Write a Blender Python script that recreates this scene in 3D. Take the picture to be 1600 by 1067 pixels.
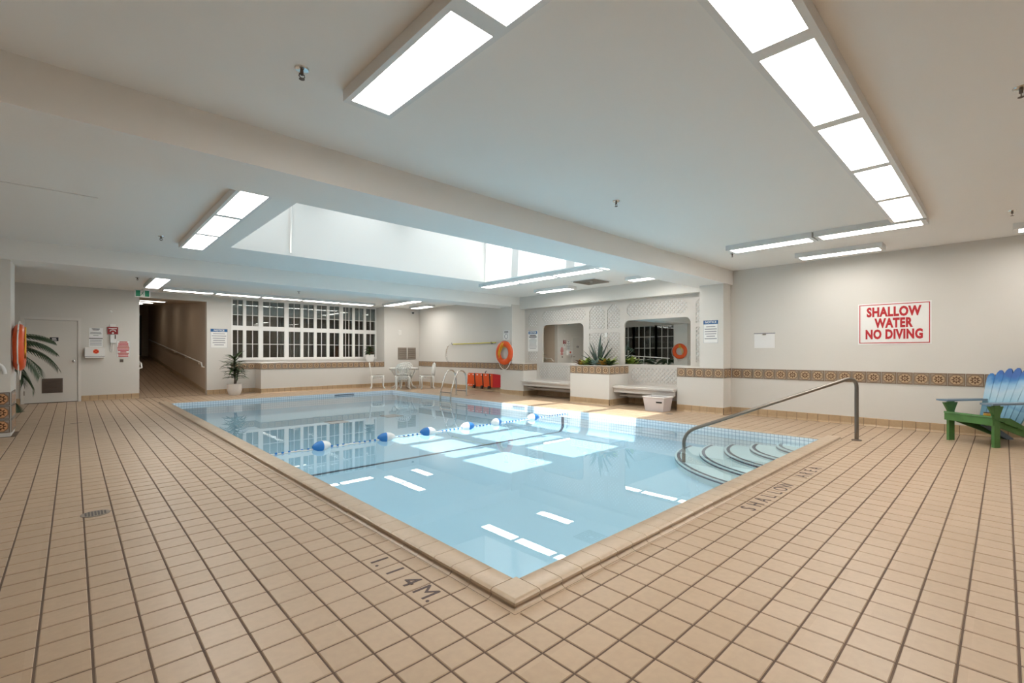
import bpy, bmesh, math, random
from mathutils import Vector, Matrix
random.seed(7)
for o in list(bpy.data.objects): bpy.data.objects.remove(o)
scene = bpy.context.scene
COL = scene.collection
PI = math.pi
S = 0.163                     # deck tile pitch

# ------------------------------------------------------------------ camera, world, sun, exposure
cam_d = bpy.data.cameras.new('camera'); cam = bpy.data.objects.new('camera', cam_d); COL.objects.link(cam)
cam.location = (-1.4926, -1.5596, 1.1937)
cam.rotation_euler = (PI/2, 0, 0.814 - PI/2)
cam_d.sensor_width = 36; cam_d.lens = 16.35; cam_d.shift_y = 18.2/1600
cam_d.clip_start = .05; cam_d.clip_end = 200
scene.camera = cam
w = bpy.data.worlds.new('world'); scene.world = w; w.use_nodes = True
bg = w.node_tree.nodes['Background']; bg.inputs[0].default_value = (.94, .97, 1, 1); bg.inputs[1].default_value = 1.5
sd = bpy.data.lights.new('sun', 'SUN'); sd.energy = 5.5; sd.angle = .009; sd.color = (1, .97, .92)
sun = bpy.data.objects.new('sun', sd); COL.objects.link(sun)
sun.rotation_euler = Vector((.585, .06, -1)).to_track_quat('-Z', 'Y').to_euler()
sun.location = (-3, 4, 9)
vs = scene.view_settings; vs.view_transform = 'Standard'; vs.look = 'None'; vs.exposure = 0.58; vs.gamma = 1.0; vs.use_curve_mapping = False
LAMP = 12.0

# ------------------------------------------------------------------ materials
def nmat(name):
    m = bpy.data.materials.new(name); m.use_nodes = True
    nt = m.node_tree; b = nt.nodes['Principled BSDF']
    return m, nt, b
def pmat(name, col, rough=.5, metal=0, noise=0, nscale=8, spec=.5, bump=0, bscale=60):
    m, nt, b = nmat(name)
    b.inputs['Base Color'].default_value = (*col, 1); b.inputs['Roughness'].default_value = rough
    b.inputs['Metallic'].default_value = metal; b.inputs['Specular IOR Level'].default_value = spec
    if noise or bump:
        tc = nt.nodes.new('ShaderNodeTexCoord')
    if noise:
        n = nt.nodes.new('ShaderNodeTexNoise'); n.inputs['Scale'].default_value = nscale
        nt.links.new(tc.outputs['Object'], n.inputs['Vector'])
        r = nt.nodes.new('ShaderNodeMixRGB'); r.blend_type = 'MIX'
        r.inputs[1].default_value = (*[c*(1-noise) for c in col], 1); r.inputs[2].default_value = (*[min(1, c*(1+noise)) for c in col], 1)
        nt.links.new(n.outputs['Fac'], r.inputs[0]); nt.links.new(r.outputs[0], b.inputs['Base Color'])
    if bump:
        n2 = nt.nodes.new('ShaderNodeTexNoise'); n2.inputs['Scale'].default_value = bscale
        nt.links.new(tc.outputs['Object'], n2.inputs['Vector'])
        bp = nt.nodes.new('ShaderNodeBump'); bp.inputs['Strength'].default_value = bump; bp.inputs['Distance'].default_value = .002
        nt.links.new(n2.outputs['Fac'], bp.inputs['Height']); nt.links.new(bp.outputs[0], b.inputs['Normal'])
    return m
def emat(name, col, s):
    m, nt, b = nmat(name)
    e = nt.nodes.new('ShaderNodeEmission'); e.inputs[0].default_value = (*col, 1); e.inputs[1].default_value = s
    nt.links.new(e.outputs[0], nt.nodes['Material Output'].inputs[0]); nt.nodes.remove(b)
    return m
def clearmat(name, tint, f0=.02, rough=0.0, ripple=0, maxr=1.0):
    """clear sheet: transmits straight through, reflects by Schlick's Fresnel"""
    m, nt, b = nmat(name); nt.nodes.remove(b); N = nt.nodes.new; L = nt.links.new
    t = N('ShaderNodeBsdfTransparent'); t.inputs[0].default_value = (*tint, 1)
    g = N('ShaderNodeBsdfGlossy'); g.inputs['Roughness'].default_value = rough
    lw = N('ShaderNodeLayerWeight'); lw.inputs[0].default_value = .5
    p = N('ShaderNodeMath'); p.operation = 'POWER'; p.inputs[1].default_value = 5; L(lw.outputs['Facing'], p.inputs[0])
    ma = N('ShaderNodeMath'); ma.operation = 'MULTIPLY_ADD'; ma.inputs[1].default_value = (1-f0)*maxr; ma.inputs[2].default_value = f0; L(p.outputs[0], ma.inputs[0])
    mx = N('ShaderNodeMixShader'); L(ma.outputs[0], mx.inputs[0]); L(t.outputs[0], mx.inputs[1]); L(g.outputs[0], mx.inputs[2])
    if ripple:
        tc = N('ShaderNodeTexCoord'); n = N('ShaderNodeTexNoise'); n.inputs['Scale'].default_value = 1.6; n.inputs['Detail'].default_value = 2
        L(tc.outputs['Object'], n.inputs['Vector'])
        bp = N('ShaderNodeBump'); bp.inputs['Strength'].default_value = ripple; bp.inputs['Distance'].default_value = .01
        L(n.outputs['Fac'], bp.inputs['Height']); L(bp.outputs[0], g.inputs['Normal'])
    L(mx.outputs[0], nt.nodes['Material Output'].inputs[0])
    return m

def tile_material(name, c1, c2, rough):
    m, nt, b = nmat(name); N = nt.nodes.new; L = nt.links.new
    oi = N('ShaderNodeObjectInfo'); geo = N('ShaderNodeNewGeometry')
    sn = N('ShaderNodeVectorMath'); sn.operation = 'SNAP'; sn.inputs[1].default_value = (S, S, 1); L(geo.outputs['Position'], sn.inputs[0])
    wn = N('ShaderNodeTexWhiteNoise'); L(sn.outputs[0], wn.inputs['Vector'])
    ad = N('ShaderNodeMath'); ad.operation = 'ADD'; L(wn.outputs['Value'], ad.inputs[0]); L(oi.outputs['Random'], ad.inputs[1])
    fr = N('ShaderNodeMath'); fr.operation = 'FRACT'; L(ad.outputs[0], fr.inputs[0])
    n = N('ShaderNodeTexNoise'); n.inputs['Scale'].default_value = 1.3; n.inputs['Detail'].default_value = 3; L(geo.outputs['Position'], n.inputs['Vector'])
    n3 = N('ShaderNodeTexNoise'); n3.inputs['Scale'].default_value = 28; L(geo.outputs['Position'], n3.inputs['Vector'])
    s1 = N('ShaderNodeMath'); s1.operation = 'MULTIPLY_ADD'; s1.inputs[1].default_value = .45; L(fr.outputs[0], s1.inputs[0])
    s0 = N('ShaderNodeMath'); s0.operation = 'MULTIPLY'; s0.inputs[1].default_value = .55; L(n.outputs['Fac'], s0.inputs[0]); L(s0.outputs[0], s1.inputs[2])
    mix = N('ShaderNodeMixRGB'); mix.inputs[1].default_value = (*c1, 1); mix.inputs[2].default_value = (*c2, 1); L(s1.outputs[0], mix.inputs[0])
    mu = N('ShaderNodeMixRGB'); mu.blend_type = 'MULTIPLY'; mu.inputs[0].default_value = .18; L(mix.outputs[0], mu.inputs[1]); L(n3.outputs['Fac'], mu.inputs[2])
    L(mu.outputs[0], b.inputs['Base Color']); b.inputs['Roughness'].default_value = rough
    return m

def border_material(name, tan, dark, grey):
    """glazed tile print: chamfered frame lines and an eight petal rosette, in the tile's own UV"""
    m, nt, b = nmat(name); N = nt.nodes.new; L = nt.links.new
    uv = N('ShaderNodeUVMap'); sp = N('ShaderNodeSeparateXYZ'); L(uv.outputs[0], sp.inputs[0])
    def M(op, a, c=None, d=None):
        n = N('ShaderNodeMath'); n.operation = op
        for i, v in enumerate((a, c, d)):
            if v is None: continue
            if isinstance(v, (int, float)): n.inputs[i].default_value = v
            else: L(v, n.inputs[i])
        return n.outputs[0]
    x = M('SUBTRACT', sp.outputs[0], .5); y = M('SUBTRACT', sp.outputs[1], .5)
    ax = M('ABSOLUTE', x); ay = M('ABSOLUTE', y)
    d = M('MAXIMUM', M('MAXIMUM', ax, ay), M('MULTIPLY', M('ADD', ax, ay), .70))
    r = M('SQRT', M('ADD', M('MULTIPLY', x, x), M('MULTIPLY', y, y)))
    th = M('ARCTAN2', y, x)
    pet = M('MULTIPLY_ADD', M('COSINE', M('MULTIPLY', th, 8.0)), .065, .225)
    band = lambda v, lo, hi: M('MULTIPLY', M('GREATER_THAN', v, lo), M('LESS_THAN', v, hi))
    mm = M('MAXIMUM', ax, ay)
    dark_f = M('MAXIMUM', M('MAXIMUM', band(d, .345, .375), M('MAXIMUM', band(mm, .43, .455), band(d, .40, .412))), M('MULTIPLY', M('LESS_THAN', r, pet), M('GREATER_THAN', r, .12)))
    dark_f = M('MAXIMUM', dark_f, M('LESS_THAN', r, .05))
    grey_f = M('GREATER_THAN', d, .385)
    m1 = N('ShaderNodeMixRGB'); m1.inputs[1].default_value = (*tan, 1); m1.inputs[2].default_value = (*grey, 1); L(grey_f, m1.inputs[0])
    m2 = N('ShaderNodeMixRGB'); m2.inputs[2].default_value = (*dark, 1); L(m1.outputs[0], m2.inputs[1]); L(dark_f, m2.inputs[0])
    L(m2.outputs[0], b.inputs['Base Color']); b.inputs['Roughness'].default_value = .25
    return m

def mosaic_material(name, tile, grout, size):
    m, nt, b = nmat(name); N = nt.nodes.new; L = nt.links.new
    geo = N('ShaderNodeNewGeometry'); sp = N('ShaderNodeSeparateXYZ'); L(geo.outputs['Position'], sp.inputs[0])
    def M(op, a, c=None):
        n = N('ShaderNodeMath'); n.operation = op
        for i, v in enumerate((a, c)):
            if v is None: continue
            if isinstance(v, (int, float)): n.inputs[i].default_value = v
            else: L(v, n.inputs[i])
        return n.outputs[0]
    a = M('ADD', sp.outputs[0], sp.outputs[1])
    fx = M('FRACT', M('DIVIDE', a, size)); fz = M('FRACT', M('DIVIDE', M('ADD', sp.outputs[2], 5.0), size))
    g = M('MAXIMUM', M('LESS_THAN', fx, .12), M('LESS_THAN', fz, .12))
    mx = N('ShaderNodeMixRGB'); mx.inputs[1].default_value = (*tile, 1); mx.inputs[2].default_value = (*grout, 1); L(g, mx.inputs[0])
    L(mx.outputs[0], b.inputs['Base Color']); b.inputs['Roughness'].default_value = .2
    return m

M = {}
M['wall'] = pmat('wall_paint', (.70, .672, .63), .55, noise=.015, nscale=1.5, spec=.3)
M['ceil'] = pmat('ceiling_paint', (.90, .88, .85), .7, noise=.01, nscale=1, spec=.2)
M['tile'] = tile_material('deck_tile', (.47, .335, .22), (.56, .41, .285), .38)
M['cove'] = tile_material('coping_tile', (.50, .37, .25), (.60, .46, .33), .3)
M['baset'] = tile_material('baseboard_tile', (.50, .345, .20), (.58, .42, .26), .35)
M['grout'] = pmat('grout', (.13, .085, .06), .9, noise=.3, nscale=5)
M['grout2'] = pmat('light_grout', (.42, .33, .25), .9)
M['border'] = border_material('border_tile_print', (.52, .37, .235), (.13, .065, .035), (.33, .255, .19))
M['border2'] = border_material('terracotta_tile_print', (.62, .33, .17), (.10, .045, .02), (.30, .27, .24))
M['mosaic'] = mosaic_material('pool_mosaic', (.80, .86, .92), (.36, .45, .56), .055)
M['plaster'] = pmat('pool_plaster', (.43, .645, .79), .6, noise=.04, nscale=.8)
M['step'] = pmat('pool_step_plaster', (.62, .77, .80), .6, noise=.05, nscale=2)
M['navy'] = pmat('navy_stripe', (.03, .05, .10), .4)
M['water'] = clearmat('water', (.90, .97, .985), .02, 0, .03)
M['glass'] = clearmat('window_glass', (.75, .78, .78), .05)
M['skyglass'] = clearmat('skylight_glass', (.95, .97, .97), .04)
M['mirror'] = pmat('mirror_silver', (.86, .88, .86), .0, 1)
M['white'] = pmat('white_enamel', (.82, .81, .78), .35)
M['trimw'] = pmat('white_trim_paint', (.80, .78, .75), .45)
M['lattice'] = pmat('lattice_paint', (.60, .56, .52), .5)
M['latback'] = pmat('lattice_backing', (.85, .84, .82), .6)
M['door'] = pmat('door_paint', (.70, .67, .625), .45)
M['frame'] = pmat('door_frame_paint', (.74, .71, .67), .45)
M['steel'] = pmat('brushed_steel', (.24, .215, .19), .32, 1)
M['chrome'] = pmat('polished_steel', (.72, .70, .67), .16, 1)
M['dark'] = pmat('dark_metal', (.05, .045, .04), .5)
M['black'] = pmat('black_plastic', (.015, .015, .017), .4)
M['brown'] = pmat('brown_grille', (.13, .095, .075), .6)
M['taupe'] = pmat('taupe_louvre', (.27, .225, .185), .6)
M['lamp'] = emat('lamp_diffuser', (1, .965, .90), LAMP)
M['lampdim'] = emat('hall_lamp_diffuser', (1, .9, .75), 6)
M['fixture'] = pmat('fixture_housing', (.80, .80, .79), .4)
M['orange'] = pmat('orange_vinyl', (.80, .10, .015), .35)
M['red'] = pmat('red_board', (.62, .01, .02), .4)
M['redprint'] = pmat('red_print', (.50, .012, .02), .5)
M['darkred'] = pmat('dark_red_panel', (.28, .012, .015), .45)
M['yellow'] = pmat('yellow_paint', (.62, .55, .05), .4)
M['yrope'] = pmat('yellow_rope', (.85, .55, .04), .7)
M['wrope'] = pmat('white_rope', (.82, .80, .76), .7)
M['bluep'] = pmat('blue_plastic', (.03, .20, .55), .35)
M['wplast'] = pmat('white_plastic', (.85, .84, .83), .35)
M['signw'] = pmat('sign_white', (.84, .83, .81), .4)
M['blueprint'] = pmat('blue_print', (.015, .11, .30), .45)
M['greyprint'] = pmat('grey_print', (.30, .30, .33), .6)
M['blackprint'] = pmat('black_print', (.03, .03, .04), .6)
M['green'] = pmat('exit_green', (.0, .26, .12), .4)
M['paper'] = pmat('paper', (.84, .84, .84), .7)
M['leaf'] = pmat('leaf_dark', (.05, .085, .03), .45, noise=.35, nscale=9)
M['palm'] = pmat('palm_leaf', (.06, .10, .055), .5, noise=.35, nscale=9)
M['agave'] = pmat('agave_leaf', (.055, .085, .07), .45, noise=.3, nscale=12)
M['lime'] = pmat('succulent_lime', (.36, .46, .11), .5, noise=.3, nscale=15)
M['ochre'] = pmat('succulent_ochre', (.45, .25, .04), .5, noise=.3, nscale=15)
M['bluegr'] = pmat('succulent_bluegreen', (.24, .34, .31), .5, noise=.2, nscale=15)
M['rust'] = pmat('leaf_rust', (.16, .05, .035), .5, noise=.4, nscale=10)
M['soil'] = pmat('soil', (.05, .035, .025), .9)
M['pot'] = pmat('pot_glaze', (.80, .77, .74), .3)
M['cushion'] = pmat('olive_cushion', (.14, .12, .085), .8)
M['adg'] = pmat('green_paint', (.075, .20, .055), .45, noise=.35, nscale=7)
M['adb'] = None
M['bluearm'] = pmat('slate_blue_paint', (.17, .25, .33), .45, noise=.2, nscale=6)
M['gold'] = pmat('gold_wax', (.65, .36, .06), .3)
M['bin'] = clearmat('bin_plastic', (.72, .66, .68), .10, .3)
M['binw'] = pmat('frosted_bin', (.62, .57, .58), .4)
M['mark'] = pmat('deck_lettering', (.10, .07, .065), .7)
M['panerefl'] = pmat('pane_reflection', (.62, .62, .60), .8)  # pale grey painting the ceiling's reflection in the upper panes
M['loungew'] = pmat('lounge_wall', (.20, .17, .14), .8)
M['curtain'] = pmat('lounge_curtain', (.42, .36, .31), .9)
M['hallw'] = pmat('hall_wall', (.62, .52, .42), .6)

def painted_sky():
    m, nt, b = nmat('painted_sky_scene'); N = nt.nodes.new; L = nt.links.new
    tc = N('ShaderNodeTexCoord'); sp = N('ShaderNodeSeparateXYZ'); L(tc.outputs['Object'], sp.inputs[0])
    n = N('ShaderNodeTexNoise'); n.inputs['Scale'].default_value = 5; L(tc.outputs['Object'], n.inputs['Vector'])
    ad = N('ShaderNodeMath'); ad.operation = 'MULTIPLY_ADD'; ad.inputs[1].default_value = .22; L(n.outputs['Fac'], ad.inputs[0]); L(sp.outputs[2], ad.inputs[2])
    cr = N('ShaderNodeValToRGB'); L(ad.outputs[0], cr.inputs[0])
    e = cr.color_ramp.elements; e[0].position = .35; e[0].color = (.09, .24, .36, 1); e[1].position = 1.0; e[1].color = (.015, .10, .36, 1)
    for p, c in ((.55, (.16, .34, .47)), (.57, (.10, .26, .42)), (.63, (.24, .44, .58)), (.80, (.38, .52, .62)), (.90, (.22, .42, .62)), (.95, (.02, .17, .45))):
        k = e.new(p); k.color = (*c, 1)
    L(cr.outputs[0], b.inputs['Base Color']); b.inputs['Roughness'].default_value = .45
    return m
M['adb'] = painted_sky()

# ------------------------------------------------------------------ mesh helpers
class MB:
    def __init__(s): s.v = []; s.f = []; s.uv = None
    def add(s, vs, fs):
        n = len(s.v); s.v += [tuple(p) for p in vs]; s.f += [tuple(n+i for i in f) for f in fs]; return s
    def box(s, x0, x1, y0, y1, z0, z1):
        return s.add([(x0,y0,z0),(x1,y0,z0),(x1,y1,z0),(x0,y1,z0),(x0,y0,z1),(x1,y0,z1),(x1,y1,z1),(x0,y1,z1)],
                     [(3,2,1,0),(4,5,6,7),(0,1,5,4),(1,2,6,5),(2,3,7,6),(3,0,4,7)])
    def bbox(s, x0, x1, y0, y1, z0, z1, b=.005):
        """box with the four upper edges bevelled"""
        v = [(x0,y0,z0),(x1,y0,z0),(x1,y1,z0),(x0,y1,z0),(x0,y0,z1-b),(x1,y0,z1-b),(x1,y1,z1-b),(x0,y1,z1-b),(x0+b,y0+b,z1),(x1-b,y0+b,z1),(x1-b,y1-b,z1),(x0+b,y1-b,z1)]
        f = [(3,2,1,0),(8,9,10,11)]
        for i in range(4):
            j = (i+1) % 4; f += [(i,j,4+j,4+i),(4+i,4+j,8+j,8+i)]
        return s.add(v, f)
    def obox(s, c, ax, ay, az):
        """oriented box: centre and three half-axis vectors"""
        c = Vector(c); ax = Vector(ax); ay = Vector(ay); az = Vector(az); v = []
        for k in (-1, 1):
            for (i, j) in ((-1,-1),(1,-1),(1,1),(-1,1)): v.append(c+ax*i+ay*j+az*k)
        return s.add(v, [(3,2,1,0),(4,5,6,7),(0,1,5,4),(1,2,6,5),(2,3,7,6),(3,0,4,7)])
    def prism(s, poly, axis, a, b):
        """extrude a 2-D polygon along an axis; poly in the other two axes in xyz order"""
        def P(p, t):
            return (t, p[0], p[1]) if axis == 0 else (p[0], t, p[1]) if axis == 1 else (p[0], p[1], t)
        n = len(poly)
        v = [P(p, a) for p in poly]+[P(p, b) for p in poly]
        f = [tuple(range(n-1, -1, -1)), tuple(range(n, 2*n))]+[(i, (i+1) % n, n+(i+1) % n, n+i) for i in range(n)]
        return s.add(v, f)
    def tube(s, pts, r, seg=8, closed=False, caps=True):
        pts = [Vector(p) for p in pts]; n = len(pts)
        rs = r if isinstance(r, (list, tuple)) else [r]*n
        tang = []
        for i in range(n):
            a = pts[(i-1) % n] if (closed or i > 0) else pts[i]; b = pts[(i+1) % n] if (closed or i < n-1) else pts[i]
            t = b-a; tang.append(t.normalized() if t.length > 1e-9 else Vector((0, 0, 1)))
        up = Vector((0, 0, 1)) if abs(tang[0].z) < .9 else Vector((1, 0, 0))
        nn = (up-tang[0]*up.dot(tang[0])).normalized(); base = len(s.v)
        for i in range(n):
            nn = nn-tang[i]*nn.dot(tang[i])
            nn = nn.normalized() if nn.length > 1e-6 else tang[i].orthogonal().normalized()
            bb = tang[i].cross(nn)
            for k in range(seg):
                a = 2*PI*k/seg; s.v.append(tuple(pts[i]+(nn*math.cos(a)+bb*math.sin(a))*rs[i]))
        m = n if closed else n-1
        for i in range(m):
            j = (i+1) % n
            for k in range(seg):
                l = (k+1) % seg; s.f.append((base+i*seg+k, base+i*seg+l, base+j*seg+l, base+j*seg+k))
        if caps and not closed:
            s.f.append(tuple(base+k for k in range(seg-1, -1, -1))); s.f.append(tuple(base+(n-1)*seg+k for k in range(seg)))
        return s
    def lathe(s, prof, seg=24, c=(0, 0, 0)):
        base = len(s.v); n = len(prof)
        for r, z in prof:
            for k in range(seg):
                a = 2*PI*k/seg; s.v.append((c[0]+r*math.cos(a), c[1]+r*math.sin(a), c[2]+z))
        for i in range(n-1):
            for k in range(seg):
                l = (k+1) % seg; s.f.append((base+i*seg+k, base+i*seg+l, base+(i+1)*seg+l, base+(i+1)*seg+k))
        s.f.append(tuple(base+k for k in range(seg-1, -1, -1))); s.f.append(tuple(base+(n-1)*seg+k for k in range(seg)))
        return s
    def mesh(s, name, mat, smooth=False):
        me = bpy.data.meshes.new(name); me.from_pydata(s.v, [], s.f)
        if smooth is True:
            for p in me.polygons: p.use_smooth = True
        if mat: me.materials.append(mat)
        me.update()
        if smooth == 'auto':
            for p in me.polygons: p.use_smooth = True
            try: me.set_sharp_from_angle(angle=math.radians(40))
            except Exception: pass
        return me
    def build(s, name, mat, parent=None, smooth=False, loc=None):
        return link(name, s.mesh(name, mat, smooth), parent, loc)
def link(name, me, parent=None, loc=None):
    o = bpy.data.objects.new(name, me); COL.objects.link(o)
    if parent: o.parent = parent
    if loc: o.location = loc
    return o
def tag(o, label, cat, group=None):
    o['label'] = label; o['category'] = cat
    if group: o['group'] = group
    return o
def thing(name, label, cat, loc=(0, 0, 0), rz=0, group=None):
    o = bpy.data.objects.new(name, None); COL.objects.link(o); o.empty_display_size = .1
    o.location = loc; o.rotation_euler = (0, 0, rz)
    return tag(o, label, cat, group)
def struct(name, mb, mat, smooth=False):
    o = mb.build(name, mat, None, smooth); o['kind'] = 'structure'; return o
def sgroup(name):
    o = bpy.data.objects.new(name, None); COL.objects.link(o); o.empty_display_size = .1; o['kind'] = 'structure'; return o
def copy_tree(o, parent=None):
    c = o.copy(); COL.objects.link(c)
    if parent: c.parent = parent
    for ch in list(o.children): copy_tree(ch, c)
    return c
def text_mesh(txt, size, depth=.0008, bold=0.0, squash=1.0):
    cu = bpy.data.curves.new('t', 'FONT'); cu.body = txt; cu.size = size; cu.extrude = depth; cu.align_x = 'CENTER'; cu.align_y = 'CENTER'; cu.offset = bold; cu.space_character = 1+bold*9; cu.resolution_u = 3
    o = bpy.data.objects.new('t', cu); COL.objects.link(o)
    dg = bpy.context.evaluated_depsgraph_get(); me = bpy.data.meshes.new_from_object(o.evaluated_get(dg))
    bpy.data.objects.remove(o); bpy.data.curves.remove(cu)
    if squash != 1:
        for v in me.vertices: v.co.x *= squash
    return me
def lettering(txt, size, mat, parent, loc, xdir, ydir, name='lettering', bold=0.0, depth=.0008, squash=1.0, fit=None):
    me = text_mesh(txt, size, depth, bold, squash)
    if fit:
        xs = [v.co.x for v in me.vertices]; k = fit/(max(xs)-min(xs)); c = (max(xs)+min(xs))/2
        for v in me.vertices: v.co.x = (v.co.x-c)*k
    me.materials.clear(); me.materials.append(mat)
    o = link(name, me, parent)
    x = Vector(xdir).normalized(); y = Vector(ydir).normalized(); z = x.cross(y)
    m = Matrix((x, y, z)).transposed().to_4x4(); m.translation = Vector(loc); o.matrix_local = m
    return o

# ------------------------------------------------------------------ dimensions
XW = 8.0; XL = -3.6; YB = -4.2; YF = 14.2; YN = 13.6; XLAT = 8.2
ZC = 2.82; ZA = 2.84; ZB = 2.54
PX = 38*S; PY = 75*S          # outer pool edge (left/near coping starts at 0)
IX0, IX1, IY0, IY1 = .145, PX-.145, .145, PY-.145

# ------------------------------------------------------------------ floor and its tiles
fl = MB()
def fbox(x0, x1, y0, y1): fl.box(x0, x1, y0, y1, -.06, -.003)
fbox(XL, 0, YB, YF+.3); fbox(PX, XLAT, YB, YF); fbox(0, PX, YB, 0); fbox(0, PX, PY, YF)
floor = struct('floor', fl, M['grout'])
gx = [-.81*S-k*S for k in range(0, 22)][::-1]+[0]+[k*S for k in range(1, 39)]+[PX+.81*S+k*S for k in range(0, 13)]
gy = [-.81*S-k*S for k in range(0, 26)][::-1]+[0]+[k*S for k in range(1, 76)]+[PY+.81*S+k*S for k in range(0, 13)]
gx = [g for g in gx if XL-.01 <= g <= XLAT+.12]; gy = [g for g in gy if YB-.01 <= g <= YF+.1]
blocks = [(7.65, 8.3, 2.17, 3.12), (7.65, 8.3, 7.65, 8.61), (7.4, 8.3, 4.63, 5.77), (2.57, 8.3, 13.6, 14.3), (-2.9, -2.14, 8.21, 8.85), (8.0, 8.3, -9, 2.17), (8.0, 8.3, 8.6, 14.3)]
cp = cam.location; fw = Vector((math.cos(.814), math.sin(.814), 0)); rt = Vector((math.sin(.814), -math.cos(.814), 0))
cells = []
g = .0075
for i in range(len(gx)-1):
    for j in range(len(gy)-1):
        x0, x1, y0, y1 = gx[i], gx[i+1], gy[j], gy[j+1]
        cx, cy = (x0+x1)/2, (y0+y1)/2
        if -.001 < cx < PX and -.001 < cy < PY: continue
        if any(a < cx < b and c < cy < d for a, b, c, d in blocks): continue
        d = Vector((cx, cy, 0))-cp; dep = d.dot(fw); lat = d.dot(rt)
        vis = dep > .9 and abs(lat/dep) < 1.12 and (1.194/dep) < .74
        cells.append((not vis, dep if vis else 99, x0, x1, y0, y1))
cells.sort()
tm = {}
stuff = MB()
for n, (nv, dep, x0, x1, y0, y1) in enumerate(cells):
    if n < 300:
        key = (round(x1-x0, 3), round(y1-y0, 3))
        if key not in tm:
            hx, hy = (x1-x0-g)/2, (y1-y0-g)/2
            tm[key] = MB().bbox(-hx, hx, -hy, hy, -.012, 0, .003).mesh('floor_tile', M['tile'])
        o = link('floor_tile', tm[key], floor, ((x0+x1)/2, (y0+y1)/2, random.uniform(-.0006, .0006)))
    else:
        h = g/2; b = .003; z = random.uniform(-.0006, .0006)
        stuff.add([(x0+h, y0+h, -.004), (x1-h, y0+h, -.004), (x1-h, y1-h, -.004), (x0+h, y1-h, -.004), (x0+h+b, y0+h+b, z), (x1-h-b, y0+h+b, z), (x1-h-b, y1-h-b, z), (x0+h+b, y1-h-b, z)],
                  [(4,5,6,7),(0,1,5,4),(1,2,6,5),(2,3,7,6),(3,0,4,7)])
o = stuff.build('floor_tile_field', M['tile'], floor); o['kind'] = 'stuff'

# ------------------------------------------------------------------ pool
pool = thing('swimming_pool', 'blue rectangular indoor swimming pool sunk in the tan tiled deck', 'pool', (0, 0, 0))
ZF = -.46
ba = MB()
ba.add([(IX0,IY0,ZF),(IX1,IY0,ZF),(IX1,IY1,ZF),(IX0,IY1,ZF)], [(0,1,2,3)])
r = .14                        # coved wall foot
def wall_strip(p, q, nrm):
    prof = [(0, -.28)]+[(r*(1-math.cos(a)), ZF+r*(1-math.sin(a))) for a in [PI/2*k/6 for k in range(0, 7)]]
    v = []
    for d, z in prof: v += [(p[0]+nrm[0]*d, p[1]+nrm[1]*d, z), (q[0]+nrm[0]*d, q[1]+nrm[1]*d, z)]
    ba.add(v, [(2*i, 2*i+1, 2*i+3, 2*i+2) for i in range(len(prof)-1)])
for a, b, nn in (((IX0,IY0),(IX1,IY0),(0,1)), ((IX1,IY0),(IX1,IY1),(-1,0)), ((IX1,IY1),(IX0,IY1),(0,-1)), ((IX0,IY1),(IX0,IY0),(1,0))): wall_strip(a, b, nn)
ba.box(IX0-.12, IX1+.12, IY0-.12, IY1+.12, ZF-.1, ZF-.02)
ba.build('basin', M['plaster'], pool, 'auto')
mo = MB()
T = .1
e_ = .003
mo.box(IX0-T, IX1+T, IY0-T, IY0+e_, -.315, -.004); mo.box(IX0-T, IX1+T, IY1-e_, IY1+T, -.315, -.006)
mo.box(IX0-T, IX0+e_, IY0+e_, IY1-e_, -.315, -.004); mo.box(IX1-e_, IX1+T, IY0+e_, IY1-e_, -.315, -.006)
mo.build('mosaic_band', M['mosaic'], pool)
# raised bullnose coping on the near and left sides, one mesh per piece
prof = [(-.035, -.004), (-.035, .0005), (-.018, .004), (-.006, .014), (-.003, .021), (-.012, .028), (-.010, .038), (0, .045), (.012, .047), (.138, .047), (.145, .042), (.145, -.03), (-.035, -.03)]
cope = MB().prism(prof, 1, g/4-S/2, S/2-g/4).mesh('coping_tile', M['cove'], 'auto')    # runs along Y, lip at x=0 side
for k in range(1, 75): link('coping_tile', cope, pool, (0, k*S+S/2, 0))
for k in range(1, 38):
    o = link('coping_tile', cope, pool, (k*S+S/2, 0, 0)); o.rotation_euler = (0, 0, PI/2); o.scale = (1, -1, 1); o.scale = (1, 1, 1)
    o.rotation_euler = (0, 0, PI/2); o.matrix_local = Matrix(((0,1,0,k*S+S/2),(1,0,0,0),(0,0,1,0),(0,0,0,1)))
cm = MB()
def ring_at(d, z): return [(d, d, z), (S-g/4, d, z), (S-g/4, S-g/4, z), (d, S-g/4, z)]
vs_ = []
for d, z in prof[:9]: vs_ += [(d, S-g/4, z), (d, d, z), (S-g/4, d, z)]
fs_ = []
for i in range(8):
    a = 3*i; fs_ += [(a, a+3, a+4, a+1), (a+1, a+4, a+5, a+2)]
cm.add(vs_, fs_); cm.add([(.012,.012,.047),(S-g/4,.012,.047),(S-g/4,S-g/4,.047),(.012,S-g/4,.047)], [(0,1,2,3)])
cm.build('corner_coping_tile', M['cove'], pool, 'auto')
gb = MB(); gb.box(-.03, .14, -.03, PY, -.05, .002); gb.box(.14, PX, -.03, .14, -.05, .002); gb.box(.004, .14, .004, PY, 0, .043); gb.box(.14, PX, .004, .14, 0, .043)
gb.build('coping_bed', M['grout'], pool)
flat = MB().bbox(-.145+g/2, -g/2+.145, -S/2+g/2, S/2-g/2, -.012, 0, .004).mesh('edge_tile', M['cove'])
flat = MB().bbox(-.0725+g/4, .0725-g/4, -S/2+g/2, S/2-g/2, -.012, .001, .004).mesh('edge_tile', M['cove'])
for k in range(1, 75): link('edge_tile', flat, pool, (IX1+.0725, k*S+S/2, 0))
for k in range(1, 38):
    o = link('edge_tile', flat, pool, (k*S+S/2, IY1+.0725, 0)); o.rotation_euler = (0, 0, PI/2)
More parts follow.
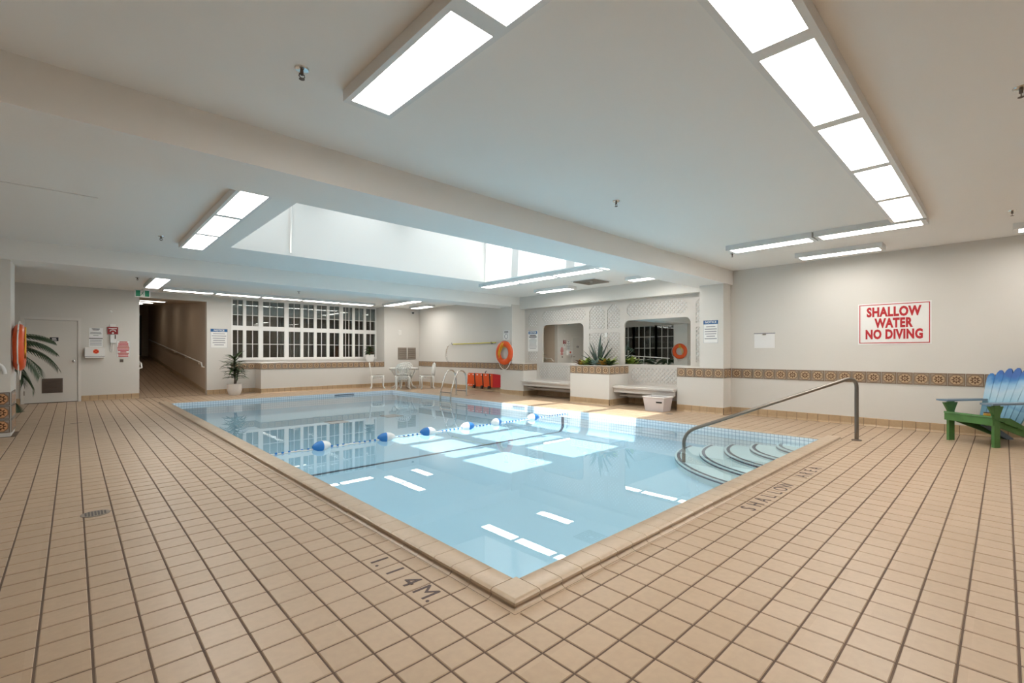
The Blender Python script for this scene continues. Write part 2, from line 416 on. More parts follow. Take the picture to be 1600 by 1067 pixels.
eb = MB(); eb.box(IX1+.012, PX, .15, PY, -.05, -.003); eb.box(.15, PX, IY1+.012, PY, -.05, -.003); eb.build('edge_bed', M['grout2'], pool)
# depth break stripe across the floor and up the far wall
YS = 4.86
st = MB(); st.box(IX0, IX1-r, YS-.035, YS+.035, ZF, ZF+.004)
pv = [(IX1-r*(1-math.cos(a))-.003, ZF+r*(1-math.sin(a))+.003) for a in [PI/2*k/8 for k in range(9)]]
v = []
for x, z in pv: v += [(x, YS-.035, z), (x, YS+.035, z)]
st.add(v, [(2*i, 2*i+1, 2*i+3, 2*i+2) for i in range(8)])
st.box(IX1-.007, IX1, YS-.035, YS+.035, ZF+r, -.16)
o = st.build('break_line', M['navy'], pool); o['label'] = 'dark blue line across the pool floor'
# curved entry steps in the corner
rad = [1.95, 1.60, 1.26, .92, .58]; zt = [-.36, -.30, -.24, -.185, -.13]
for q in range(5):
    R = rad[q]; pts = [(IX1, IY0)]+[(IX1-R*math.cos(a), IY0+R*math.sin(a)) for a in [PI/2*k/28 for k in range(29)]]
    stp = MB().prism(pts[::-1], 2, ZF, zt[q]).build('entry_step', M['step'], pool, 'auto')
    n = MB()
    for r0, r1, z in ((R-.075, R-.03, zt[q]+.003), ):
        vv = []
        for k in range(29):
            a = PI/2*k/28
            vv += [(IX1-r0*math.cos(a), IY0+r0*math.sin(a), z), (IX1-r1*math.cos(a), IY0+r1*math.sin(a), z)]
        n.add(vv, [(2*i, 2*i+1, 2*i+3, 2*i+2) for i in range(28)])
    vv = []
    for k in range(29):
        a = PI/2*k/28
        for z in (zt[q]-.012, zt[q]-.032): vv.append((IX1-(R+.003)*math.cos(a), IY0+(R+.003)*math.sin(a), z))
    n.add(vv, [(2*i, 2*i+1, 2*i+3, 2*i+2) for i in range(28)])
    n.build('nosing_stripe', M['navy'], stp)
# wall fittings under water
for y in (6.2,):
    MB().box(IX1-.02, IX1, y-.2, y+.2, -.05, -.035).build('wall_slot', M['greyprint'], pool)
sk = MB(); sk.box(4.15, 4.75, IY1-.012, IY1, -.07, -.045)
sk.build('skimmer_mouth', M['navy'], pool)
mdr = MB()
for a, b in ((3.1, 9.4), (4.6, 9.5)): mdr.box(a-.22, a+.22, b-.22, b+.22, ZF, ZF+.012)
mdr.build('main_drain', M['greyprint'], pool)
wat = MB(); wat.add([(IX0, IY0, -.08), (IX1, IY0, -.08), (IX1, IY1, -.08), (IX0, IY1, -.08)], [(0, 1, 2, 3)])
tag(wat.build('pool_water', M['water']), 'clear still water filling the swimming pool', 'water')

# ------------------------------------------------------------------ walls
wr = MB(); wr.box(XW, XW+.3, YB, 2.2, -.05, 3.0); wall_right = struct('wall_right', wr, M['wall'])
wl = MB(); wl.box(XL-.2, XL, YB-.2, 9.3, -.05, 3.1); wl.box(XL-.2, XL, 13.2, YF+.2, -.05, 3.1); wl.box(XL-.2, XL, 9.3, 13.2, -.05, .85); wl.box(XL-.2, XL, 9.3, 13.2, 2.6, 3.1)
wall_left = struct('wall_left', wl, M['wall'])
wb = MB(); wb.box(XL-.2, XW+.3, YB-.2, YB, -.05, 3.0); struct('wall_back', wb, M['wall'])
DX0, DX1, HX0, HX1 = -2.32, -1.40, -.21, 1.31
wf = MB()
wf.box(XL, DX0-.03, YF, YF+.2, -.05, 3.1); wf.box(DX0-.03, DX1+.03, YF, YF+.2, 2.03, 3.1); wf.box(DX1+.03, HX0, YF, YF+.2, -.05, 3.1)
wf.box(HX0, HX1, YF, YF+.2, 2.68, 3.1); wf.box(HX1, 1.92, YF, YF+.2, -.05, 3.1); wf.box(1.92, 6.57, YF, YF+.2, -.05, 1.0); wf.box(1.92, 6.57, YF, YF+.2, 2.82, 3.1)
wf.box(DX0-.2, DX1+.2, YF+.21, YF+.3, -.1, 3.1)  # unseen slab added behind the door to stop outside light leaking in
wall_far = struct('wall_far', wf, M['wall'])
wn = MB(); wn.box(2.57, 6.57, YN, YF, -.05, .9); wn.box(6.57, XW+.3, YN, YF+.2, -.05, 3.1)
wall_far_ledge = struct('wall_far_ledge', wn, M['wall'])
wa = MB(); wa.box(XW, XW+.3, 8.6, YN, -.05, 3.1); wall_right_alcove = struct('wall_right_alcove', wa, M['wall'])
# recessed seating bay between the pilasters
wbay = MB(); wbay.box(XLAT+.02, XLAT+.3, 2.17, 8.61, -.05, 3.0); wbay.box(7.98, XLAT+.3, 2.17, 8.61, 2.47, 3.0)
wall_bay = struct('wall_right_bay', wbay, M['wall'])
p1 = MB(); p1.box(7.65, 8.25, 2.17, 2.64, 0, ZB+.05); p1.box(7.65, 8.25, 2.64, 3.12, 0, .9); wall_p1 = struct('wall_right_pilaster_near', p1, M['wall'])
p2 = MB(); p2.box(7.65, 8.25, 8.12, 8.61, 0, ZB+.05); p2.box(7.65, 8.25, 7.65, 8.12, 0, .9); wall_p2 = struct('wall_right_pilaster_far', p2, M['wall'])
pl = MB(); pl.box(7.4, 8.2, 4.63, 4.71, 0, .905); pl.box(7.4, 8.2, 5.69, 5.77, 0, .905); pl.box(7.4, 7.48, 4.71, 5.69, 0, .905); pl.box(7.48, 8.2, 4.71, 5.69, 0, .78)
wall_planter = struct('wall_right_planter', pl, M['wall'])
p3 = MB(); p3.box(-2.9, -2.14, 8.21, 8.85, 0, ZB+.05); wall_p3 = struct('wall_left_column', p3, M['wall'])

# ceilings, beams, skylight well
SX0, SX1, SY0, SY1, ZG = .27, 5.37, 2.84, 6.62, 3.9
c = MB(); c.box(XL-.2, XW+.3, YB-.2, 2.4, ZC, ZC+.2)
c.box(XL-.2, SX0, 2.4, 8.5, ZC, ZC+.2); c.box(SX1, XLAT+.3, 2.4, 8.5, ZC, ZC+.2); c.box(SX0, SX1, 2.4, SY0, ZC, ZC+.2); c.box(SX0, SX1, SY1, 8.5, ZC, ZC+.2)
c.box(XL-.2, XW+.3, 8.5, YF+.2, ZA, ZA+.2)
c.box(SX0-.1, SX0, SY0-.1, SY1+.1, ZC+.2, ZG); c.box(SX1, SX1+.1, SY0-.1, SY1+.1, ZC+.2, ZG); c.box(SX0, SX1, SY0-.1, SY0, ZC+.2, ZG); c.box(SX0, SX1, SY1, SY1+.1, ZC+.2, ZG)
ceiling = struct('ceiling', c, M['ceil'])
struct('trim_1', MB().box(XL, XW, 2.13, 2.80, ZB, ZC+.05), M['ceil'])
struct('trim_2', MB().box(XL, XW, 8.15, 8.85, ZB-.01, ZC+.05), M['ceil'])
sk = sgroup('window_1')
bars = [(SX0, .28), (1.25, 1.67), (3.0, 3.4), (5.31, SX1)]
rows = [(SY0, 2.86), (3.93, 4.14), (5.47, 5.67), (6.54, SY1)]
for a, b in bars: MB().box(a, b, SY0, SY1, ZG-.02, ZG+.08).build('rafter', M['trimw'], sk)
for a, b in rows: MB().box(SX0, SX1, a, b, ZG-.01, ZG+.07).build('purlin', M['trimw'], sk)
for i in range(3):
    for j in range(3):
        MB().box(bars[i][1], bars[i+1][0], rows[j][1], rows[j+1][0], ZG+.045, ZG+.05).build('pane', M['skyglass'], sk)
sp = MB(); sp.tube([(1.15, SY1-.03, 2.86), (1.15, SY1-.03, ZG)], .018, 8); sp.build('conduit', M['trimw'], sk)

# ------------------------------------------------------------------ border tiles and tiled baseboards
bt_cache = {}
def uvquad_tile(wd, ht, mat, th=.012):
    key = (round(wd, 3), round(ht, 3), mat.name)
    if key in bt_cache: return bt_cache[key]
    b = .003; a, h = wd/2-.002, ht/2-.002
    mb = MB(); mb.add([(-a,0,-h),(a,0,-h),(a,0,h),(-a,0,h),(-a+b,-th,-h+b),(a-b,-th,-h+b),(a-b,-th,h-b),(-a+b,-th,h-b)], [(4,5,6,7),(0,1,5,4),(1,2,6,5),(2,3,7,6),(3,0,4,7)])
    me = mb.mesh('border_tile', mat); uvl = me.uv_layers.new(name='UVMap')
    for lp in me.loops:
        co = me.vertices[lp.vertex_index].co; uvl.data[lp.index].uv = ((co.x+wd/2)/wd, (co.z+ht/2)/ht)
    bt_cache[key] = me; return me
def run_tiles(parent, p, q, z0, z1, pitch, kind, mat=None):
    """row of tiles on a wall from p to q (plan points, wall on the left hand of p->q seen from above is solid)"""
    p = Vector((*p, 0)); q = Vector((*q, 0)); d = q-p; Ln = d.length; d.normalize()
    ang = math.atan2(d.y, d.x); n = max(1, round(Ln/pitch)); wd = Ln/n
    if kind == 'border': me = uvquad_tile(wd, z1-z0, mat or M['border'])
    else:
        key = ('b', round(wd, 3), round(z1-z0, 3))
        if key not in bt_cache:
            a = wd/2-.003; h = z1-z0; t = .012
            bt_cache[key] = MB().add([(-a,0,0),(a,0,0),(a,0,h),(-a,0,h),(-a,-t-.02,0),(a,-t-.02,0),(a,-t-.006,.016),(-a,-t-.006,.016),(a,-t,.03),(-a,-t,.03),(a,-t,h-.006),(-a,-t,h-.006),(a,-t+.005,h),(-a,-t+.005,h)],
                [(4,5,6,7),(7,6,8,9),(9,8,10,11),(11,10,12,13),(13,12,2,3),(0,4,7,9,11,13,3),(1,2,12,10,8,6,5)]).mesh('baseboard_tile', M['baset'])
        me = bt_cache[key]
    if kind != 'border':
        bd_ = MB().box(0, Ln, -.006, 0, 0, z1-.004).build('baseboard_bed', M['grout'], parent, False, (p.x, p.y, 0)); bd_.rotation_euler = (0, 0, ang)
    for k in range(n):
        c = p+d*(wd*(k+.5)); o = link('border_tile' if kind == 'border' else 'baseboard_tile', me, parent, (c.x, c.y, (z0+z1)/2 if kind == 'border' else z0))
        o.rotation_euler = (0, 0, ang)
BZ0, BZ1 = .705, .895
def gbed(parent, x0, x1, y0, y1, z0, z1, nm='tile_bed'): MB().box(x0, x1, y0, y1, z0, z1).build(nm, M['grout2'], parent)
bb = {}
for nm in ('right', 'far', 'bay', 'left'): bb[nm] = sgroup('baseboard_'+nm)
# outward-facing runs: direction p->q such that the room is on the right-hand side (local -y)
R_ = lambda par, p, q: run_tiles(par, p, q, 0, .135, S, 'base')
B_ = lambda par, p, q: run_tiles(par, p, q, BZ0, BZ1, .195, 'border')
R_(bb['right'], (XW, 2.15), (XW, YB)); B_(wall_right, (XW, 2.15), (XW, YB+.1))
for (par, x, a, b, yn) in ((wall_p1, 7.65, 3.12, 2.17, 2.17), ):
    R_(bb['right'], (x, a), (x, b)); B_(par, (x, a), (x, b))
R_(bb['right'], (7.65, 2.17), (8.0, 2.17)); B_(wall_p1, (7.65, 2.17), (8.0, 2.17))
R_(bb['bay'], (7.65, 8.61), (7.65, 7.65)); B_(wall_p2, (7.65, 8.61), (7.65, 7.65))
R_(bb['bay'], (7.65, 7.65), (XLAT, 7.65)); B_(wall_p2, (7.65, 7.65), (XLAT, 7.65))
R_(bb['bay'], (7.4, 5.77), (7.4, 4.63)); B_(wall_planter, (7.4, 5.77), (7.4, 4.63))
R_(bb['bay'], (7.4, 4.63), (XLAT, 4.63)); B_(wall_planter, (7.4, 4.63), (XLAT, 4.63))
R_(bb['bay'], (XLAT, 7.65), (XLAT, 5.77)); R_(bb['bay'], (XLAT, 4.63), (XLAT, 3.12))
R_(bb['right'], (XW, YN), (XW, 8.62)); B_(wall_right_alcove, (XW, YN), (XW, 8.62))
R_(bb['far'], (2.57, YN), (XW, YN)); B_(wall_far_ledge, (2.57, YN), (6.57, YN))
R_(bb['far'], (2.57, YF), (2.57, YN)); B_(wall_far_ledge, (2.57, YF), (2.57, YN))
R_(bb['far'], (HX1, YF), (2.57, YF)); B_(wall_far, (1.92, YF), (2.57, YF))
R_(bb['far'], (DX1+.06, YF), (HX0, YF)); R_(bb['far'], (XL, YF), (DX0-.06, YF))
R_(bb['left'], (XL, YB), (XL, YF))
run_tiles(wall_p3, (-2.9, 8.21), (-2.14, 8.21), 0, .64, .19, 'border', M['border2']) if False else None
for k in range(4):
    z1 = .64-k*.195; z0 = max(0, z1-.195)
    if z1 > .06: run_tiles(wall_p3, (-2.9, 8.21), (-2.14, 8.21), z0, z1, .19, 'border', M['border2']); run_tiles(wall_p3, (-2.14, 8.21), (-2.14, 8.85), z0, z1, .21, 'border', M['border2'])

# ------------------------------------------------------------------ far windows
win = sgroup('window_2')
bays = [(1.92, 2.28, 2), (2.28, 2.725, 2), (2.725, 3.475, 3), (3.475, 3.95, 2), (3.95, 4.38, 2), (4.38, 4.805, 2), (4.805, 5.26, 2), (5.26, 5.705, 3), (5.705, 6.125, 2), (6.125, 6.57, 2)]
WY = YF+.02
def fbar(x0, x1, z0, z1, y0, y1, nm): MB().box(x0, x1, y0, y1, z0, z1).build(nm, M['trimw'], win)
fbar(1.92, 6.57, .98, 1.06, WY-.05, WY+.06, 'window_sill'); fbar(1.92, 6.57, 2.79, 2.84, WY-.026, WY+.06, 'head_rail'); fbar(1.92, 6.57, 1.885, 2.02, WY-.026, WY+.058, 'transom_rail')
for x in [1.92]+[b[1] for b in bays]:
    hw = .065 if x in (2.725, 3.475, 5.26) else .045
    fbar(max(1.92, x-hw), min(6.57, x+hw), 1.0, 2.8, WY-.03, WY+.06, 'mullion')
for (a, b, n) in bays:
    for (z0, z1) in ((1.06, 1.885), (2.02, 2.79)):
        a2, b2 = a+.04, b-.04
        for k in range(1, n): fbar(a2+(b2-a2)*k/n-.008, a2+(b2-a2)*k/n+.008, z0, z1, WY-.012, WY+.025, 'muntin')
        zm = z0+(z1-z0)*(.5 if z0 < 1.5 else .42); fbar(a2, b2, zm-.008, zm+.008, WY-.012, WY+.025, 'muntin')
        for k in range(n):
            for (za, zb) in ((z0, zm), (zm, z1)):
                MB().box(a2+(b2-a2)*k/n, a2+(b2-a2)*(k+1)/n, WY+.004, WY+.010, za, zb).build('pane', M['glass'], win)
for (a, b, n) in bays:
    o = MB().box(a+.03, b-.03, WY+.075, WY+.08, 2.36, 2.82).build('reflection_panel', M['panerefl'], win)  # pale sheet added behind the upper panes as the reflected ceiling
# dim lounge behind the far windows
lg = MB(); lg.box(1.47, 7.6, 18.5, 18.7, -.1, 3.2); lg.box(1.47, 1.57, YF+.2, 18.5, -.1, 3.2); lg.box(7.45, 7.6, YF+.2, 18.5, -.1, 3.2); lg.box(1.47, 7.6, YF+.2, 18.7, -.2, 0); lg.box(1.47, 7.6, YF+.2, 18.7, 3.1, 3.3)
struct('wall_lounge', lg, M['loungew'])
lamp_l = MB(); lamp_l.box(3.0, 5.6, 17.2, 17.5, 3.06, 3.09)
tag(lamp_l.build('lounge_fill_lamp', M['lampdim']), 'long dim lamp added to brighten the room behind the far window', 'ceiling light')  # added lamp, brightens the lounge seen through the far windows
CL = ('pale gathered curtain behind the far window bay above the dracaena', 'wide pale curtain behind the far window beside its broad bay', 'narrow pale curtain behind the middle of the far window', 'pale curtain behind the far window end above the ledge plant')
for k, (x, wd_) in enumerate(((1.75, .3), (3.55, .4), (4.45, .3), (6.35, .35))):
    pts = []
    n = 14
    for i in range(n+1): pts.append((x+wd_*i/n, 15.2+.03*math.sin(i*1.9)))
    for i in range(n, -1, -1): pts.append((x+wd_*i/n, 15.23+.03*math.sin(i*1.9)))
    cc = MB().prism(pts, 2, .05, 2.9).build('window_curtain', M['curtain'], None, 'auto')
    tag(cc, CL[k], 'curtain', 'curtains behind the far window')
# window in the left wall, seen in the bay mirror
wl2 = sgroup('window_3')
for a, b in ((9.3, 10.6), (10.6, 11.9), (11.9, 13.2)):
    for k in range(5): 
        y = a+(b-a)*k/4; MB().box(XL-.1, XL-.02, y-.012 if 0 < k < 4 else y-.05, y+.012 if 0 < k < 4 else y+.05, .85, 2.6).build('mullion', M['trimw'], wl2)
    for z in (.87, 1.45, 2.03, 2.58): MB().box(XL-.09, XL-.03, a, b, z-.012, z+.012).build('muntin', M['trimw'], wl2)
    MB().box(XL-.065, XL-.06, a, b, .85, 2.6).build('pane', M['glass'], wl2)
l2 = MB(); l2.box(-6, -5.9, 8.9, 13.6, -.1, 3.2); l2.box(-6, XL-.2, 8.8, 8.9, -.1, 3.2); l2.box(-6, XL-.2, 13.6, 13.7, -.1, 3.2); l2.box(-6, XL-.2, 8.8, 13.7, -.2, 0); l2.box(-6, XL-.2, 8.8, 13.7, 3.1, 3.3)
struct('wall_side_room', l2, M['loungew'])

# ------------------------------------------------------------------ hall with its ramp
HL = 28.4; HZ = 1.05
hf = MB(); hf.add([(HX0-.1, YF+.001, -.004), (HX1+.1, YF+.001, -.004), (HX1+.1, HL, HZ), (HX0-.1, HL, HZ), (HX0-.1, YF+.001, -.2), (HX1+.1, YF+.001, -.2), (HX1+.1, HL, -.2), (HX0-.1, HL, -.2)], [(0,1,2,3),(7,6,5,4),(0,4,5,1),(1,5,6,2),(2,6,7,3),(3,7,4,0)])
floor_hall = struct('floor_hall', hf, M['grout'])
rt_ = MB(); nx = 9; ny = 87; sl = HZ/(HL-YF); px_ = (HX1-HX0)/nx
for i in range(nx):
    for j in range(ny):
        x0, x1 = HX0+i*px_+.004, HX0+(i+1)*px_-.004; y0, y1 = YF+j*S+.004, YF+(j+1)*S-.004
        rt_.add([(x0, y0, (y0-YF)*sl+.002), (x1, y0, (y0-YF)*sl+.002), (x1, y1, (y1-YF)*sl+.002), (x0, y1, (y1-YF)*sl+.002)], [(0,1,2,3)])
o = rt_.build('ramp_tile_field', M['tile'], floor_hall); o['kind'] = 'stuff'
hw = MB(); hw.box(HX1, HX1+.15, YF+.2, HL, -.2, 4.2); hw.box(HX0-.15, HX0, YF+.2, HL, -.2, 4.2); hw.box(HX0-.15, HX1+.15, HL, HL+.2, -.2, 4.2)
wall_hall = struct('wall_hall', hw, M['hallw'])
struct('ceiling_hall', MB().add([(HX0-.1, YF+.2, 2.68), (HX1+.1, YF+.2, 2.68), (HX1+.1, HL, 3.62), (HX0-.1, HL, 3.62), (HX0-.1, YF+.2, 4.3), (HX1+.1, YF+.2, 4.3), (HX1+.1, HL, 4.3), (HX0-.1, HL, 4.3)], [(3,2,1,0),(4,5,6,7),(0,1,5,4),(1,2,6,5),(2,3,7,6),(3,0,4,7)]), M['hallw'])
bh = MB(); bh.add([(HX1-.012, YF+.2, .0), (HX1-.012, HL, HZ), (HX1-.012, HL, HZ+.13), (HX1-.012, YF+.2, .145), (HX1, YF+.2, 0), (HX1, HL, HZ), (HX1, HL, HZ+.13), (HX1, YF+.2, .145)], [(3,2,1,0),(3,7,6,2),(0,4,7,3)])
o = bh.build('baseboard_hall', M['baset']); o['kind'] = 'structure'
d2 = sgroup('door_2')
MB().box(.12, 1.12, HL-.03, HL, HZ, HZ+2.12).build('door_frame', M['hallw'], d2)
MB().box(.22, 1.02, HL-.05, HL-.01, HZ+.02, HZ+2.04).build('door_leaf', M['dark'], d2)
MB().tube([(.95, HL-.05, HZ+1), (.95, HL-.09, HZ+1), (.85, HL-.09, HZ+1)], .012, 8).build('door_handle', M['chrome'], d2)
for y, wl_ in ((16.5, 'nearest the opening'), (19.5, 'halfway up'), (23, 'nearest the dark end door')):
    z = 2.68+(y-YF-.2)*.94/14
    t = thing('hall_lamp', 'dim strip lamp on the ramped hall ceiling '+wl_, 'ceiling light', (.5, y, z), 0, 'hall ceiling lamps')
    MB().box(-.55, .15, -.12, .12, -.03, 0).build('housing', M['fixture'], t); MB().box(-.5, .1, -.09, .09, -.036, -.03).build('diffuser', M['lampdim'], t)
for nm, x, s, e, lab in (('right', HX1, -1, 0, 'white handrail along the right wall of the ramped hall'), ('left', HX0, 1, 0, 'white handrail end on the left wall of the ramped hall')):
    t = thing('hall_handrail', lab, 'handrail', (x, YF+.25, 0))
    y1 = HL-YF-1.2; xo = s*.07
    MB().tube([(s*.01, .02, .78), (xo, .02, .80), (xo, .12, .90+.01), (xo, y1, .90+y1*sl), ], .02, 10).build('rail', M['wplast'], t, 'auto')
    for k in range(6):
        y = .5+k*2.3; MB().tube([(0, y, .84+y*sl), (xo, y, .84+y*sl), (xo, y, .89+y*sl)], .008, 6).build('bracket', M['wplast'], t)

# ------------------------------------------------------------------ door to the plant room
d1 = sgroup('door_1')
fr = MB(); fr.box(DX0-.06, DX0+.0, YF-.025, YF+.1, 0, 2.06); fr.box(DX1, DX1+.06, YF-.025, YF+.1, 0, 2.06); fr.box(DX0, DX1, YF-.025, YF+.1, 1.99, 2.06); fr.build('door_frame', M['frame'], d1)
MB().box(DX0+.004, DX1-.004, YF-.008, YF+.04, .012, 1.986).build('door_leaf', M['door'], d1)
MB().lathe([(.0, 0), (.028, 0), (.028, .006), (.012, .01), (.012, .035), (.027, .045), (.027, .062), (.0, .066)], 16).build('door_knob', M['chrome'], d1, 'auto', (DX1-.075, YF-.008, 1.0)).rotation_euler = (PI/2, 0, 0)
lv = MB(); lv.box(-2.03, -1.67, YF-.016, YF-.004, .235, .585); dl = lv.build('vent_frame', M['brown'], d1)
for k in range(11):
    z = .265+k*.028; MB().obox((-1.85, YF-.02, z), (.155, 0, 0), (0, .007, .007), (0, -.001, .001)).build('vent_slat', M['taupe'] if False else M['brown'], dl)
for z in (.25, 1.0, 1.75): MB().tube([(DX0, YF-.022, z-.05), (DX0, YF-.022, z+.05)], .009, 8).build('hinge', M['taupe'], d1)
pt = MB().box(-1.895, -1.745, YF-.013, YF-.008, 1.485, 1.575).build('name_plate', M['blackprint'], d1)
for z, ww in ((1.547, .075), (1.512, .085)): MB().box(-1.82-ww/2, -1.82+ww/2, YF-.0145, YF-.013, z-.009, z+.009).build('print_line', M['signw'], pt)

# ------------------------------------------------------------------ lattice bay: screens, mirrors, benches
def rounded(x0, x1, z0, z1, ch):
    return [(x0+ch, z0), (x1-ch, z0), (x1, z0+ch), (x1, z1-ch), (x1-ch, z1), (x0+ch, z1), (x0, z1-ch), (x0, z0+ch)]
def archtop(x0, x1, z0, z1, ch): return [(x0, z0), (x1, z0), (x1, z1-ch), (x1-ch, z1), (x0+ch, z1), (x0, z1-ch)]
def clip_line(poly, p, d):
    """parameter range of line p+t*d inside a convex polygon"""
    t0, t1 = -1e9, 1e9; n = len(poly)
    for i in range(n):
        a = poly[i]; b = poly[(i+1) % n]; ex, ez = b[0]-a[0], b[1]-a[1]; nx_, nz_ = -ez, ex
        den = d[0]*nx_+d[1]*nz_; num = (a[0]-p[0])*nx_+(a[1]-p[1])*nz_
        if abs(den) < 1e-9:
            if num > 0: return None
        else:
            t = num/den
            if den > 0: t0 = max(t0, t)
            else: t1 = min(t1, t)
    return (t0, t1) if t1-t0 > .01 else None
scr = thing('lattice_screen', 'pale painted lattice screen lining the seating bay around the mirrors', 'lattice screen', (XLAT, 3.0, 0))
def lat_panel(y0, y1, z0, z1, ch, arch=False):
    """lattice infill; local y = world y - 3"""
    a, b = y0-3, y1-3
    poly = archtop(a, b, z0, z1, ch) if arch else rounded(a, b, z0, z1, ch)
    back = MB().prism(poly, 0, .004, .012); back.build('panel_back', M['latback'], scr)
    mb = MB(); step = .095; wdt = .017
    for sgn, xo in ((1, -.006), (-1, -.012)):
        k = -60
        while k < 60:
            p = (a+k*step, z0); d = (1/math.sqrt(2), sgn/math.sqrt(2)); rr = clip_line(poly, p, d)
            if rr:
                c = (p[0]+d[0]*(rr[0]+rr[1])/2, p[1]+d[1]*(rr[0]+rr[1])/2); h = (rr[1]-rr[0])/2
                mb.obox((xo, c[0], c[1]), (.003, 0, 0), (0, d[0]*h, d[1]*h), (0, -d[1]*wdt, d[0]*wdt))
            k += 1
    o = mb.build('lattice', M['lattice'], scr); o['kind'] = 'stuff'
    return poly
MY = [(5.97, 7.43), (3.08, 4.74)]      # mirror openings (y ranges)
MZ = (.93, 1.98)
panels = [(7.62, 7.98, 1.95, 2.36, .12, True), (7.62, 7.98, .97, 1.86, .02, False), (5.9, 7.45, 2.06, 2.36, .10, False),
          (5.30, 5.78, 1.80, 2.40, .14, True), (4.86, 5.22, 1.80, 2.40, .14, True), (5.30, 5.78, .95, 1.70, .01, False), (4.86, 5.22, .95, 1.70, .01, False),
          (3.15, 4.66, 2.06, 2.38, .10, False), (2.70, 2.96, 1.85, 2.38, .10, True), (2.70, 2.96, 1.0, 1.75, .01, False),
          (5.85, 7.55, .50, .84, .08, False), (3.2, 4.55, .50, .84, .08, False)]
polys = [lat_panel(*p) for p in panels]
# face board with real openings (boolean-free: grid of cells around every opening)
def face_board():
    ys = sorted({2.18, 8.12} | {v for p in panels for v in p[:2]} | {v for m in MY for v in m}); zs = sorted({.14, 2.47} | {v for p in panels for v in p[2:4]} | set(MZ))
    mb = MB()
    for i in range(len(ys)-1):
        for j in range(len(zs)-1):
            cy, cz = (ys[i]+ys[i+1])/2, (zs[j]+zs[j+1])/2
            if any(p[0] < cy < p[1] and p[2] < cz < p[3] for p in panels): continue
            if any(m[0] < cy < m[1] for m in MY) and MZ[0] < cz < MZ[1]: continue
            mb.box(-.022, .0, ys[i]-3, ys[i+1]-3, zs[j], zs[j+1])
    for p in panels:                      # chamfer fillers in the panel corners
        a, b, z0, z1, ch, arch = p; a -= 3; b -= 3
        tri = [[(a, z1-ch), (a+ch, z1), (a, z1)], [(b, z1-ch), (b, z1), (b-ch, z1)]]
        if not arch: tri += [[(a, z0), (a+ch, z0), (a, z0+ch)], [(b, z0), (b, z0+ch), (b-ch, z0)]]
        for t in tri: mb.prism(t, 0, -.022, 0)
    for a, b in MY:                       # rounded upper mirror corners
        a -= 3; b -= 3; R = .13; z1 = MZ[1]
        for s, x in ((1, a), (-1, b)):
            arc = [(x+s*(R-R*math.cos(t)), z1-R+R*math.sin(t)) for t in [PI/2*k/6 for k in range(7)]]
            mb.prism([(x, z1)]+arc, 0, -.022, 0)
    return mb
face_board().build('face_board', M['lattice'], scr)
MB().box(-.03, 0, 2.18-3, 8.12-3, .885, .925).build('ledge_rail', M['lattice'], scr)
for a, b in MY:
    m = thing('wall_mirror', 'wide wall mirror in the lattice reflecting the windows and plants' if a < 5 else 'wall mirror in the lattice reflecting the door and exit sign', 'mirror', (XLAT+.004, (a+b)/2, MZ[0]))
    MB().box(0, .008, (a-b)/2-.02, (b-a)/2+.02, -.01, MZ[1]-MZ[0]+.01).build('glass', M['mirror'], m)
swt = MB().box(XLAT-.034, XLAT-.022, 5.22, 5.30, 1.60, 1.70); tag(swt.build('sensor_box', M['white']), 'small white sensor box on the lattice above the agave', 'sensor box')
for a, b, lab in ((5.77, 7.64, 'built-in painted bench under the mirror beside the far pilaster'), (3.13, 4.62, 'built-in painted bench under the wide mirror with storage bin below')):
    t = thing('bench', lab, 'bench', (7.85, (a+b)/2, 0)); h = (b-a)/2
    MB().bbox(-.33, .33, -h, h, .40, .445, .008).build('seat', M['lattice'], t)
    MB().box(-.28, -.25, -h, h, .30, .40).build('apron', M['lattice'], t)
    MB().box(.27, .33, -h, h, .14, .40).build('back_support', M['lattice'], t)
    MB().box(-.05, -.02, -h, h, .20, .235).build('stretcher', M['lattice'], t)

# ------------------------------------------------------------------ ceiling lights
def fixture_proto():
    t = thing('ceiling_light', 'x', 'ceiling light')
    h = MB(); h.box(-.16, .16, -.565, .565, -.07, -.0005); h.box(-.16, -.125, -.565, .565, -.074, -.07); h.box(.125, .16, -.565, .565, -.074, -.07); h.box(-.125, .125, -.565, -.515, -.074, -.07); h.box(-.125, .125, .515, .565, -.074, -.07)
    h.build('housing', M['fixture'], t)
    MB().box(-.125, .125, -.515, .515, -.0725, -.07).build('diffuser', M['lamp'], t)
    return t
fp = fixture_proto(); used = [False]
def fixture(x, y, rz, lab, grp, z=ZC):
    t = fp if not used[0] else copy_tree(fp); used[0] = True
    t.location = (x, y, z); t.rotation_euler = (0, 0, rz); t['label'] = lab; t['group'] = grp
O5 = ('first', 'second', 'third', 'fourth', 'fifth')
for k, y in enumerate((.68, -.45)): fixture(-.12, y, 0, 'ceiling panel light in the short ring row, %s from the near beam' % O5[k], 'ring lights of the front ceiling')
for k in range(5): fixture(.55+1.13*k, -.79, PI/2, 'ceiling panel light in the long ring row, %s from the short row' % O5[k], 'ring lights of the front ceiling')
for k, y in enumerate((.78, -.37)): fixture(5.87, y, 0, 'ceiling panel light in the ring row beside the right wall, %s from the beam' % O5[k], 'ring lights of the front ceiling')
fixture(7.25, .23, 0, 'single panel light on the front ceiling above the no diving sign', 'single lights of the front ceiling')
fixture(7.25, -2.2, 0, 'single panel light on the ceiling above the adirondack chair', 'single lights of the front ceiling')
fixture(3.9, -2.25, 0, 'single panel light on the ceiling behind the long ring row', 'single lights of the front ceiling')
for k in range(3): fixture(-.2, 6.22-1.13*k, 0, 'panel light in the skylight row on the door side, %s from the far beam' % O5[k], 'lights beside the skylight')
